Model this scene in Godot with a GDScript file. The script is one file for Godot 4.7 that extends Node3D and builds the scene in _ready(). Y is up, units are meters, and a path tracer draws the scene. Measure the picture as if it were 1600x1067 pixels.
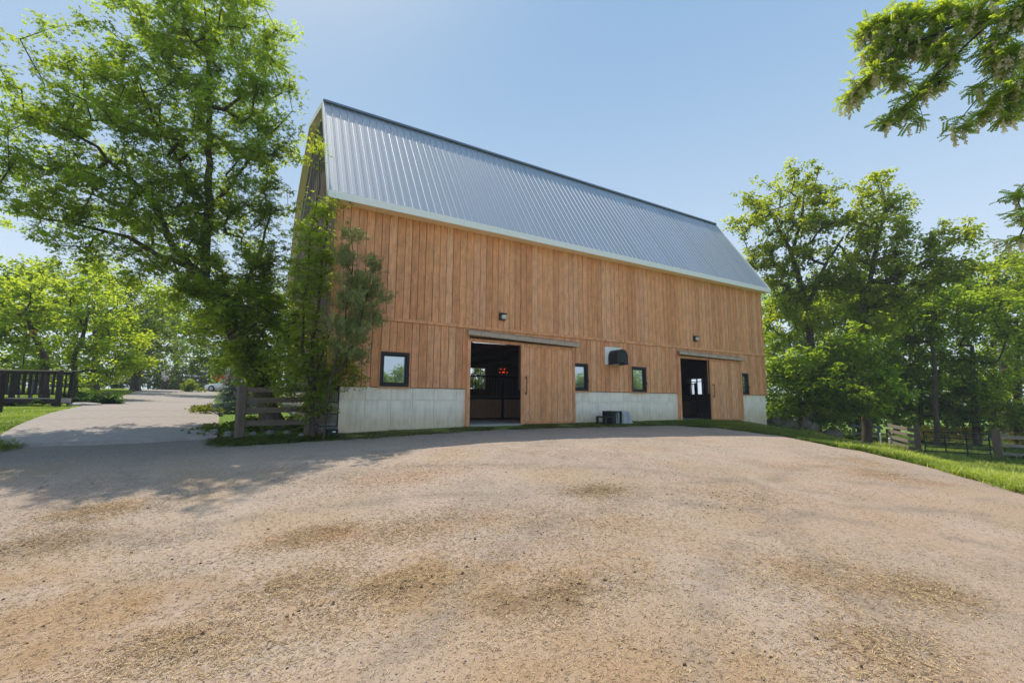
extends Node3D
# A timber bank barn above a gravel yard, seen from the yard. X runs along the barn front, +Z towards the yard, metres.

const CP := [Vector3(-1.75,11.9,0.004951458), Vector3(0.3,0,-0.001524812), Vector3(5.5,0.3,-0.000546352), Vector3(9.3,0.3,-0.001597445), Vector3(13.5,0.3,-0.003376911), Vector3(16,0.3,0.012827276), Vector3(18.2,0,0.002831755), Vector3(-1.9,0,0.001231258), Vector3(-6,-1,0.000647057), Vector3(-4.6,2.5,-0.002009449), Vector3(-3,8,-0.009682225), Vector3(1.5,6,0.008755190), Vector3(6,6,0.001174814), Vector3(10.7,1.5,0.000919948), Vector3(14,3.4,0.001578626), Vector3(17.2,3.6,0.005952867), Vector3(13.3,8.6,-0.001222232), Vector3(16.5,6.8,-0.004767963), Vector3(20,4,-0.013994142), Vector3(23.7,3.4,-0.008991174), Vector3(24.5,5.6,0.010875944), Vector3(4,10.5,-0.004162820), Vector3(-3,-15,0.000594271), Vector3(-9,-20,-0.000394048), Vector3(-6,-30,0.000221305), Vector3(-8,-46,0.000649725), Vector3(-8,-62,-0.000246211), Vector3(-30,-40,-0.000151855), Vector3(-20,0,-0.000823438), Vector3(-12,0,0.001550405), Vector3(-12,8,0.000962945), Vector3(9,-13,-0.002026806), Vector3(22,-4,-0.000114771), Vector3(28,-14,-0.000906242), Vector3(40,0,0.000041983), Vector3(40,-30,0.000155333), Vector3(0,25,0.000225756), Vector3(-20,25,-0.000214412), Vector3(20,25,0.000459046), Vector3(60,30,0.000069382), Vector3(-60,-10,-0.000033300), Vector3(-60,-60,0.000002701), Vector3(10,-60,-0.000045627), Vector3(60,-60,0.000047560), Vector3(0,60,0.000034835), Vector3(-60,60,0.000071926), Vector3(60,70,-0.000001132)]
const CW := [-1.769640636, -0.013745790, -0.020368635]
var cache := PackedFloat32Array()
var taken := {}
var M := {}
var YARD: PackedVector2Array
var rng := RandomNumberGenerator.new()


# ---------------------------------------------------------------- mesh builder
class MB:
	var v := PackedVector3Array()
	var n := PackedVector3Array()
	var uv := PackedVector2Array()
	var c := PackedColorArray()
	var ix := PackedInt32Array()
	var col := Color.WHITE
	var off := Vector2.ZERO

	func quad(a: Vector3, b: Vector3, d: Vector3, e: Vector3, ua := Vector2.ZERO, ub := Vector2.ZERO, ud := Vector2.ZERO, ue := Vector2.ZERO) -> void:
		var k := v.size()
		var nn := (b - a).cross(d - a)
		if nn.length_squared() < 1e-14:
			nn = (d - a).cross(e - a)
		nn = nn.normalized()
		v.append(a); v.append(b); v.append(d); v.append(e)
		for i in 4:
			n.append(nn)
			c.append(col)
		uv.append(ua + off); uv.append(ub + off); uv.append(ud + off); uv.append(ue + off)
		ix.append(k); ix.append(k + 2); ix.append(k + 1)
		ix.append(k); ix.append(k + 3); ix.append(k + 2)

	func tri(a: Vector3, b: Vector3, d: Vector3) -> void:
		var k := v.size()
		var nn := (b - a).cross(d - a).normalized()
		v.append(a); v.append(b); v.append(d)
		for i in 3:
			n.append(nn)
			c.append(col)
			uv.append(Vector2.ZERO)
		ix.append(k); ix.append(k + 2); ix.append(k + 1)

	# a box, its long edges along local Z front chamfered by ch when ch > 0; uv in metres, v along local y
	func box(ctr: Vector3, s: Vector3, b := Basis(), ch := 0.0) -> void:
		var h := s * 0.5
		var prof: Array[Vector2] = []
		if ch > 0.0:
			prof = [Vector2(-h.x, -h.z), Vector2(h.x, -h.z), Vector2(h.x, h.z - ch), Vector2(h.x - ch, h.z), Vector2(-h.x + ch, h.z), Vector2(-h.x, h.z - ch)]
		else:
			prof = [Vector2(-h.x, -h.z), Vector2(h.x, -h.z), Vector2(h.x, h.z), Vector2(-h.x, h.z)]
		var m := prof.size()
		var u := 0.0
		for i in m:
			var p := prof[i]
			var q := prof[(i + 1) % m]
			var w := p.distance_to(q)
			# outline runs so that up x along = outward
			quad(ctr + b * Vector3(q.x, -h.y, q.y), ctr + b * Vector3(p.x, -h.y, p.y), ctr + b * Vector3(p.x, h.y, p.y), ctr + b * Vector3(q.x, h.y, q.y), Vector2(u + w, 0), Vector2(u, 0), Vector2(u, s.y), Vector2(u + w, s.y))
			u += w
		for sgn in [1.0, -1.0]:
			for i in range(1, m - 1):
				var a: Vector3 = ctr + b * Vector3(prof[0].x, h.y * sgn, prof[0].y)
				var d: Vector3 = ctr + b * Vector3(prof[i].x, h.y * sgn, prof[i].y)
				var e: Vector3 = ctr + b * Vector3(prof[i + 1].x, h.y * sgn, prof[i + 1].y)
				if sgn > 0:
					tri(a, e, d)
				else:
					tri(a, d, e)

	# a box between two points with a square-ish section
	func beam(a: Vector3, b: Vector3, w: float, d: float, up := Vector3.UP) -> void:
		var y := (b - a).normalized()
		var x := y.cross(up)
		if x.length() < 0.01:
			x = y.cross(Vector3.RIGHT)
		x = x.normalized()
		var z := x.cross(y)
		box((a + b) * 0.5, Vector3(w, a.distance_to(b), d), Basis(x, y, z))

	# rows of points, smooth; normal = along row x down rows (flip to turn)
	func grid(rows: Array, closed := false, flip := false, us := 1.0, vs := 1.0) -> void:
		var k := v.size()
		var nr := rows.size()
		var nc: int = rows[0].size()
		for i in nr:
			for j in nc:
				var p: Vector3 = rows[i][j]
				var jl := j - 1 if j > 0 else (nc - 1 if closed else 0)
				var jr := j + 1 if j < nc - 1 else (0 if closed else nc - 1)
				var du: Vector3 = rows[i][jr] - rows[i][jl]
				var dv: Vector3 = rows[mini(i + 1, nr - 1)][j] - rows[maxi(i - 1, 0)][j]
				if du.length_squared() < 1e-10:
					var r2: Array = rows[1] if i == 0 else rows[nr - 2]
					du = r2[jr] - r2[jl]
				var nn := du.cross(dv).normalized()
				v.append(p)
				n.append(-nn if flip else nn)
				c.append(col)
				uv.append(Vector2(us * j / float(nc), vs * i / float(maxi(nr - 1, 1))) + off)
		for i in nr - 1:
			for j in (nc if closed else nc - 1):
				var a := k + i * nc + j
				var b := k + i * nc + (j + 1) % nc
				var d := b + nc
				var e := a + nc
				if flip:
					ix.append_array([a, b, d, a, d, e])
				else:
					ix.append_array([a, d, b, a, e, d])

	func tube(pts: Array, rads: Array, sides := 6, cap := true) -> void:
		var rows := []
		var len := 0.0
		for i in pts.size():
			var t: Vector3 = (pts[mini(i + 1, pts.size() - 1)] - pts[maxi(i - 1, 0)]).normalized()
			var x := t.cross(Vector3(0.31, 0.2, 0.93)).normalized()
			var y := t.cross(x)
			var ring := []
			for s in sides:
				var a := TAU * s / sides
				ring.append(pts[i] + (x * cos(a) + y * sin(a)) * rads[i])
			rows.append(ring)
			if i > 0:
				len += pts[i].distance_to(pts[i - 1])
		if cap:
			var ra := []
			var rb := []
			for s in sides:
				ra.append(pts[0])
				rb.append(pts[pts.size() - 1])
			rows.push_front(ra)
			rows.append(rb)
		grid(rows, true, false, 0.5, len)

	func ball(ctr: Vector3, r: Vector3, na := 10, nb := 7, bump := 0.0, sd := 0) -> void:
		var rows := []
		var nz := FastNoiseLite.new()
		nz.seed = sd
		nz.frequency = 0.9
		for i in nb:
			var th := PI * i / (nb - 1)
			var ring := []
			for j in na:
				var ph := TAU * j / na
				var d := Vector3(sin(th) * cos(ph), -cos(th), sin(th) * sin(ph))
				ring.append(ctr + d * r * (1.0 + bump * nz.get_noise_3dv(d * 1.3)))
			rows.append(ring)
		grid(rows, true, true)

	func disc(ctr: Vector3, ax: Vector3, r: float, sides := 16) -> void:
		var x := ax.cross(Vector3(0.3, 0.9, 0.2)).normalized()
		var y := ax.cross(x).normalized()
		for s in sides:
			var a := TAU * s / sides
			var b := TAU * (s + 1) / sides
			tri(ctr, ctr + (x * cos(a) + y * sin(a)) * r, ctr + (x * cos(b) + y * sin(b)) * r)

	func mesh() -> ArrayMesh:
		var arr := []
		arr.resize(Mesh.ARRAY_MAX)
		arr[Mesh.ARRAY_VERTEX] = v
		arr[Mesh.ARRAY_NORMAL] = n
		arr[Mesh.ARRAY_TEX_UV] = uv
		arr[Mesh.ARRAY_COLOR] = c
		arr[Mesh.ARRAY_INDEX] = ix
		var m := ArrayMesh.new()
		m.add_surface_from_arrays(Mesh.PRIMITIVE_TRIANGLES, arr)
		return m


# ---------------------------------------------------------------- naming
func numbered(parent: Node, called: String) -> String:
	var key := str(parent.get_instance_id()) + "/" + called
	var k: int = taken.get(key, 0)
	taken[key] = k + 1
	return called if k == 0 else "%s_%03d" % [called, k]


func thing(called: String, label: String, category: String, at := Vector3.ZERO, turn := 0.0, group := "") -> Node3D:
	var o := Node3D.new()
	o.name = numbered(self, called)
	add_child(o)
	o.position = at
	o.rotation.y = turn
	tag(o, label, category, group)
	return o


func tag(o: Node, label: String, category: String, group := "", kind := "") -> void:
	o.set_meta("label", label)
	o.set_meta("category", category)
	if group:
		o.set_meta("group", group)
	if kind:
		o.set_meta("kind", kind)


func part(parent: Node, called: String, m: Mesh, mt: Material, at := Transform3D()) -> MeshInstance3D:
	var o := MeshInstance3D.new()
	o.name = numbered(parent, called)
	o.mesh = m
	o.material_override = mt
	o.transform = at
	parent.add_child(o)
	return o


func bpart(parent: Node, called: String, mt: Material, ctr: Vector3, s: Vector3, b := Basis(), ch := 0.0) -> MeshInstance3D:
	var mb := MB.new()
	mb.off = Vector2(rng.randf() * 3.0, rng.randf() * 3.0)
	mb.box(Vector3.ZERO, s, b, ch)
	return part(parent, called, mb.mesh(), mt, Transform3D(Basis(), ctr))


func many(parent: Node, called: String, m: Mesh, mt: Material, xs: Array, cs: PackedColorArray) -> MultiMeshInstance3D:
	var mm := MultiMesh.new()
	mm.transform_format = MultiMesh.TRANSFORM_3D
	mm.use_colors = true
	mm.mesh = m
	mm.instance_count = xs.size()
	for i in xs.size():
		mm.set_instance_transform(i, xs[i])
		mm.set_instance_color(i, cs[i])
	var o := MultiMeshInstance3D.new()
	o.name = numbered(parent, called)
	o.multimesh = mm
	o.material_override = mt
	o.set_meta("kind", "stuff")
	parent.add_child(o)
	return o


# ---------------------------------------------------------------- ground height
func spline(x: float, z: float) -> float:
	var s: float = CW[0] + CW[1] * x + CW[2] * z
	for p: Vector3 in CP:
		var r2 := (p.x - x) * (p.x - x) + (p.y - z) * (p.y - z)
		if r2 > 1e-9:
			s += p.z * r2 * log(r2) * 0.5
	return s


func gh(x: float, z: float) -> float:
	x = clampf(x, -90.0, 90.0)
	z = clampf(z, -90.0, 90.0)
	if x < -20.0 or x >= 40.0 or z < -20.0 or z >= 16.0:
		return clampf(spline(x, z), -3.0, 3.5)
	var fx := (x + 20.0) * 2.0
	var fz := (z + 20.0) * 2.0
	var i := int(fx)
	var j := int(fz)
	var u := fx - i
	var w := fz - j
	var k := j * 121 + i
	return lerpf(lerpf(cache[k], cache[k + 1], u), lerpf(cache[k + 121], cache[k + 122], u), w)


func sdf(p: Vector2, poly: PackedVector2Array) -> float:
	var d := 1e9
	var inside := false
	var j := poly.size() - 1
	for i in poly.size():
		var a := poly[i]
		var b := poly[j]
		var e := b - a
		var w := p - a
		d = minf(d, (w - e * clampf(w.dot(e) / e.length_squared(), 0, 1)).length_squared())
		if (a.y > p.y) != (b.y > p.y) and p.x < (b.x - a.x) * (p.y - a.y) / (b.y - a.y) + a.x:
			inside = not inside
		j = i
	return -sqrt(d) if inside else sqrt(d)


# ---------------------------------------------------------------- materials
func lin(r: float, g: float, b: float) -> Color:
	return Color(r, g, b).linear_to_srgb()


func mat(called: String, col: Color, rough := 0.8, metal := 0.0) -> StandardMaterial3D:
	var m := StandardMaterial3D.new()
	m.resource_name = called
	m.albedo_color = lin(col.r, col.g, col.b)
	m.roughness = rough
	m.metallic = metal
	m.metallic_specular = 0.4
	M[called] = m
	return m


func leafmat(called: String, back: float) -> StandardMaterial3D:
	var m := mat(called, Color(1, 1, 1), 0.42)
	m.vertex_color_use_as_albedo = true
	m.backlight_enabled = true
	m.backlight = Color(0.93 * back, back, 0.5 * back)
	m.metallic_specular = 0.5
	return m


func layer(w: int, h: int, type: int, freq: float, sd: int, oct := 4, ret := -1) -> PackedByteArray:
	var nz := FastNoiseLite.new()
	nz.seed = sd
	nz.noise_type = type
	nz.frequency = freq
	nz.fractal_octaves = oct
	if type == FastNoiseLite.TYPE_CELLULAR:
		nz.fractal_type = FastNoiseLite.FRACTAL_NONE
		nz.cellular_return_type = ret
		nz.cellular_jitter = 0.9
	var im := nz.get_seamless_image(w, h, false, false, 0.15)
	im.convert(Image.FORMAT_L8)
	return im.get_data()


func stretched(w: int, h: int, by: int, freq: float, sd: int, oct := 4) -> PackedByteArray:
	var im := Image.create_from_data(w, h / by, false, Image.FORMAT_L8, layer(w, h / by, FastNoiseLite.TYPE_SIMPLEX_SMOOTH, freq, sd, oct))
	im.resize(w, h, Image.INTERPOLATE_CUBIC)
	return im.get_data()


func tex_rgb(w: int, h: int, data: PackedByteArray) -> ImageTexture:
	return ImageTexture.create_from_image(Image.create_from_data(w, h, false, Image.FORMAT_RGB8, data))


func tex_l(w: int, h: int, data: PackedByteArray) -> ImageTexture:
	return ImageTexture.create_from_image(Image.create_from_data(w, h, false, Image.FORMAT_L8, data))


func put(d: PackedByteArray, i: int, r: float, g: float, b: float) -> void:
	# linear in, sRGB bytes out
	d[i * 3] = int(pow(clampf(r, 0, 1), 0.4545) * 255.0)
	d[i * 3 + 1] = int(pow(clampf(g, 0, 1), 0.4545) * 255.0)
	d[i * 3 + 2] = int(pow(clampf(b, 0, 1), 0.4545) * 255.0)


func textured(m: StandardMaterial3D, albedo: Texture2D, bump: Texture2D, depth: float, us: float, vs: float) -> void:
	m.albedo_texture = albedo
	m.uv1_scale = Vector3(us, vs, 1)
	if bump:
		m.heightmap_enabled = true
		m.heightmap_texture = bump
		m.heightmap_scale = depth


func make_materials() -> void:
	var S := FastNoiseLite.TYPE_SIMPLEX_SMOOTH
	# gravel: pebbles of two sizes over dust
	var w := 1024
	var a := layer(w, w, FastNoiseLite.TYPE_CELLULAR, 0.045, 3, 1, FastNoiseLite.RETURN_CELL_VALUE)
	var ad := layer(w, w, FastNoiseLite.TYPE_CELLULAR, 0.045, 3, 1, FastNoiseLite.RETURN_DISTANCE)
	var b := layer(w, w, FastNoiseLite.TYPE_CELLULAR, 0.12, 5, 1, FastNoiseLite.RETURN_CELL_VALUE)
	var bd := layer(w, w, FastNoiseLite.TYPE_CELLULAR, 0.12, 5, 1, FastNoiseLite.RETURN_DISTANCE)
	var f := layer(w, w, S, 0.012, 7, 5)
	var t := layer(w, w, S, 0.3, 9, 2)
	var d := PackedByteArray()
	d.resize(w * w * 3)
	var hgt := PackedByteArray()
	hgt.resize(w * w)
	for i in w * w:
		var fa := f[i] / 255.0
		var big := 1.0 if a[i] > 206 and ad[i] < 120 else 0.0
		var sm := 1.0 if b[i] > 120 and bd[i] < 150 else 0.0
		var k := 0.80 + 0.20 * (fa - 0.5) + 0.70 * (t[i] / 255.0 - 0.5) - (0.34 if b[i] < 26 and bd[i] < 120 else 0.0)
		k += sm * ((b[i] - 186) / 255.0) * 0.5
		k += big * ((a[i] - 226) / 255.0) * 1.5
		put(d, i, k, k * (0.985 + 0.015 * sm), k * (0.965 + 0.05 * sm * (b[i] / 255.0)))
		hgt[i] = int(clampf(70 + 60 * fa + sm * (150 - bd[i]) * 0.45 + big * (130 - ad[i]) * 0.9 + (t[i] - 128) * 0.25, 0, 255))
	var m := mat("gravel", Color(1, 1, 1), 0.95)
	m.vertex_color_use_as_albedo = true
	m.metallic_specular = 0.25
	textured(m, tex_rgb(w, w, d), tex_l(w, w, hgt), 1.3, 1.0 / 1.15, 1.0 / 1.15)
	# asphalt: greyer and finer
	var d2 := PackedByteArray()
	d2.resize(512 * 512 * 3)
	var fa2 := layer(512, 512, S, 0.02, 21, 4)
	var ft2 := layer(512, 512, S, 0.35, 22, 2)
	for i in 512 * 512:
		var k := 0.80 + 0.22 * (fa2[i] / 255.0 - 0.5) + 0.34 * (ft2[i] / 255.0 - 0.5)
		put(d2, i, k, k * 0.99, k * 0.98)
	m = mat("asphalt", Color(0.40, 0.36, 0.345), 0.92)
	textured(m, tex_rgb(512, 512, d2), tex_l(512, 512, ft2), 0.5, 1.0 / 2.6, 1.0 / 2.6)
	# earth and grass under the blades
	for i in 512 * 512:
		var k := 0.55 + 0.5 * (fa2[i] / 255.0 - 0.5) + 0.55 * (ft2[i] / 255.0 - 0.5)
		put(d2, i, k * 1.0, k * 1.12, k * 0.62)
	m = mat("turf", Color(0.30, 0.42, 0.14), 0.95)
	m.vertex_color_use_as_albedo = true
	textured(m, tex_rgb(512, 512, d2), tex_l(512, 512, ft2), 2.0, 1.0 / 1.7, 1.0 / 1.7)
	# wood: long grain, knots, a little wear. 0.9 m across, 3.6 m along
	w = 512
	var h := 1024
	var g1 := stretched(w, h, 16, 0.05, 31, 4)
	var g2 := stretched(w, h, 8, 0.012, 32, 3)
	var g3 := layer(w, h, S, 0.008, 33, 4)
	var kn := layer(w, h, FastNoiseLite.TYPE_CELLULAR, 0.011, 34, 1, FastNoiseLite.RETURN_DISTANCE)
	d.resize(w * h * 3)
	hgt.resize(w * h)
	for i in w * h:
		var k := 0.86 + 0.26 * (g1[i] / 255.0 - 0.5) + 0.26 * (g2[i] / 255.0 - 0.5) + 0.30 * (g3[i] / 255.0 - 0.5)
		var knot := clampf((16.0 - kn[i]) / 10.0, 0, 1)
		var ring := clampf((34.0 - kn[i]) / 18.0, 0, 1)
		k -= 0.30 * knot + 0.08 * ring
		var warm := (g2[i] / 255.0 - 0.5) * 0.08
		put(d, i, k, k * (0.97 - warm), k * (0.94 - 1.6 * warm))
		hgt[i] = int(clampf(128 + (g1[i] - 128) * 0.7 - 60 * knot, 0, 255))
	var wood := tex_rgb(w, h, d)
	var woodh := tex_l(w, h, hgt)
	for k in 9:
		var base: Color = [Color(0.89, 0.425, 0.215), Color(0.93, 0.465, 0.25), Color(0.80, 0.365, 0.175), Color(0.90, 0.44, 0.23), Color(0.85, 0.395, 0.19), Color(0.92, 0.45, 0.22), Color(0.88, 0.445, 0.25), Color(0.78, 0.37, 0.19), Color(0.94, 0.50, 0.28)][k]
		m = mat("siding%d" % k, base, 0.72)
		textured(m, wood, woodh, 0.4, 1.0 / 0.9, 1.0 / 3.6)
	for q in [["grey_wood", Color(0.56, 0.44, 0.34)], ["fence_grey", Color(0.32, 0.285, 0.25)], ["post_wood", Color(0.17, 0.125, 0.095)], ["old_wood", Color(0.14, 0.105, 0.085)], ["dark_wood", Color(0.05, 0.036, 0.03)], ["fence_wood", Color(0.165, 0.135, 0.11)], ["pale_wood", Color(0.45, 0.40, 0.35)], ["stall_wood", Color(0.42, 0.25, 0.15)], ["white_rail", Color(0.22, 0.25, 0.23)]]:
		m = mat(q[0], q[1], 0.85)
		textured(m, wood, woodh, 0.8, 1.0 / 0.6, 1.0 / 2.4)
	# concrete
	d.resize(512 * 512 * 3)
	var c1 := layer(512, 512, S, 0.008, 41, 5)
	var c2 := stretched(512, 512, 8, 0.03, 42, 3)
	for i in 512 * 512:
		var k := 0.96 + 0.18 * (c1[i] / 255.0 - 0.5) + 0.22 * (c2[i] / 255.0 - 0.5) + 0.06 * (ft2[i] / 255.0 - 0.5)
		put(d, i, k, k, k)
	m = mat("concrete", Color(0.99, 0.90, 0.79), 0.85)
	m.vertex_color_use_as_albedo = true
	textured(m, tex_rgb(512, 512, d), tex_l(512, 512, c1), 0.5, 1.0 / 2.3, 1.0 / 2.3)
	# stone, bark
	for q in [["stone0", Color(0.24, 0.22, 0.20)], ["stone1", Color(0.33, 0.30, 0.27)], ["stone2", Color(0.18, 0.17, 0.165)], ["boulder", Color(0.22, 0.185, 0.165)], ["pale_stone", Color(0.42, 0.40, 0.38)]]:
		m = mat(q[0], q[1], 0.9)
		textured(m, tex_rgb(512, 512, d), tex_l(512, 512, fa2), 3.0, 1.2, 1.2)
	var bk := stretched(256, 512, 8, 0.05, 51, 3)
	d.resize(256 * 512 * 3)
	for i in 256 * 512:
		var k := 0.45 + 0.75 * (bk[i] / 255.0)
		put(d, i, k, k * 0.95, k * 0.9)
	m = mat("bark", Color(0.125, 0.098, 0.078), 0.95)
	textured(m, tex_rgb(256, 512, d), tex_l(256, 512, bk), 2.0, 3.0, 0.6)
	# roof metal
	for k in 4:
		m = mat("roof%d" % k, [Color(0.46, 0.49, 0.535), Color(0.485, 0.515, 0.56), Color(0.44, 0.475, 0.525), Color(0.475, 0.50, 0.54)][k], [0.46, 0.42, 0.50, 0.44][k], 0.8)
	mat("flashing", Color(0.17, 0.21, 0.27), 0.4, 0.5)
	mat("white_trim", Color(0.90, 0.90, 0.88), 0.5)
	mat("soffit", Color(0.96, 0.80, 0.57), 0.6)
	mat("black_frame", Color(0.012, 0.016, 0.022), 0.35)
	mat("black_plastic", Color(0.014, 0.017, 0.022), 0.42)
	mat("grey_plastic", Color(0.40, 0.42, 0.44), 0.45)
	mat("glass", Color(0.50, 0.57, 0.60), 0.02, 0.9)
	mat("bronze", Color(0.05, 0.045, 0.042), 0.5, 0.4)
	mat("lens", Color(0.72, 0.74, 0.74), 0.25)
	mat("iron", Color(0.02, 0.02, 0.02), 0.5, 0.3)
	mat("gate_green", Color(0.018, 0.03, 0.028), 0.45, 0.2)
	mat("galvanised", Color(0.5, 0.5, 0.5), 0.4, 0.8)
	mat("white_plastic", Color(0.75, 0.76, 0.75), 0.5)
	mat("dark_inside", Color(0.05, 0.042, 0.036), 0.9)
	mat("slab", Color(0.38, 0.36, 0.34), 0.8)
	mat("yellow_paint", Color(0.65, 0.36, 0.03), 0.6)
	mat("deck_paint", Color(0.02, 0.012, 0.01), 0.6)
	mat("deck_floor", Color(0.42, 0.37, 0.36), 0.8)
	mat("chair_grey", Color(0.22, 0.22, 0.25), 0.7)
	mat("tar", Color(0.10, 0.085, 0.08), 0.9)
	mat("red_plastic", Color(0.6, 0.05, 0.04), 0.4)
	var sk := mat("skin_cloth", Color(1, 1, 1), 0.8)
	sk.vertex_color_use_as_albedo = true
	mat("hair", Color(0.10, 0.07, 0.05), 0.7)
	var cp := mat("car_paint", Color(0.78, 0.79, 0.80), 0.35)
	cp.clearcoat_enabled = true
	cp.clearcoat = 0.8
	cp.clearcoat_roughness = 0.08
	mat("car_glass", Color(0.02, 0.025, 0.03), 0.05)
	mat("rubber", Color(0.015, 0.015, 0.015), 0.8)
	leafmat("leaf", 1.3)
	leafmat("grass", 0.9)
	leafmat("needle", 0.5)
	leafmat("blossom", 0.6)
	var pl := mat("litter", Color(1, 1, 1), 0.9)
	pl.vertex_color_use_as_albedo = true
	pl.metallic_specular = 0.2
	var em := mat("hot_bulb", Color(0.8, 0.2, 0.05), 0.5)
	em.emission_enabled = true
	em.emission = Color(1.0, 0.30, 0.10)
	em.emission_energy_multiplier = 0.6
	em = mat("tube_lamp", Color(0.8, 0.8, 0.8), 0.5)
	em.emission_enabled = true
	em.emission = Color(0.95, 0.97, 1.0)
	em.emission_energy_multiplier = 0.75


# ---------------------------------------------------------------- plants
func leaf(mb: MB, at: Vector3, b: Basis, l: float, w: float, lobed := false) -> void:
	# a leaf along local y, folded on its midrib
	var fold := 0.25 * w
	var tip := at + b * Vector3(0, l, -0.12 * l)
	var mid := at + b * Vector3(0, l * 0.45, 0)
	if lobed:
		var s1 := at + b * Vector3(-w, l * 0.42, fold)
		var s2 := at + b * Vector3(w, l * 0.42, fold)
		var t1 := at + b * Vector3(-w * 0.62, l * 0.80, fold)
		var t2 := at + b * Vector3(w * 0.62, l * 0.80, fold)
		var m2 := at + b * Vector3(0, l * 0.62, 0)
		var lo := at + b * Vector3(0, l * 0.12, 0)
		mb.tri(lo, mid, s1); mb.tri(lo, s2, mid)
		mb.tri(mid, m2, t1); mb.tri(mid, t2, m2)
		mb.tri(mid, tip, m2 + b * Vector3(-w * 0.3, 0, 0)); mb.tri(mid, m2 + b * Vector3(w * 0.3, 0, 0), tip)
	else:
		var s1 := at + b * Vector3(-w * 0.5, l * 0.42, fold)
		var s2 := at + b * Vector3(w * 0.5, l * 0.42, fold)
		mb.tri(at, tip, s1); mb.tri(at, s2, tip)


func rbasis(r: RandomNumberGenerator, up := 0.0) -> Basis:
	var y := Vector3(r.randf_range(-1, 1), r.randf_range(-1, 1) + up, r.randf_range(-1, 1)).normalized()
	var x := y.cross(Vector3(r.randf_range(-1, 1), r.randf_range(-1, 1), r.randf_range(-1, 1))).normalized()
	return Basis(x, y, x.cross(y))


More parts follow.
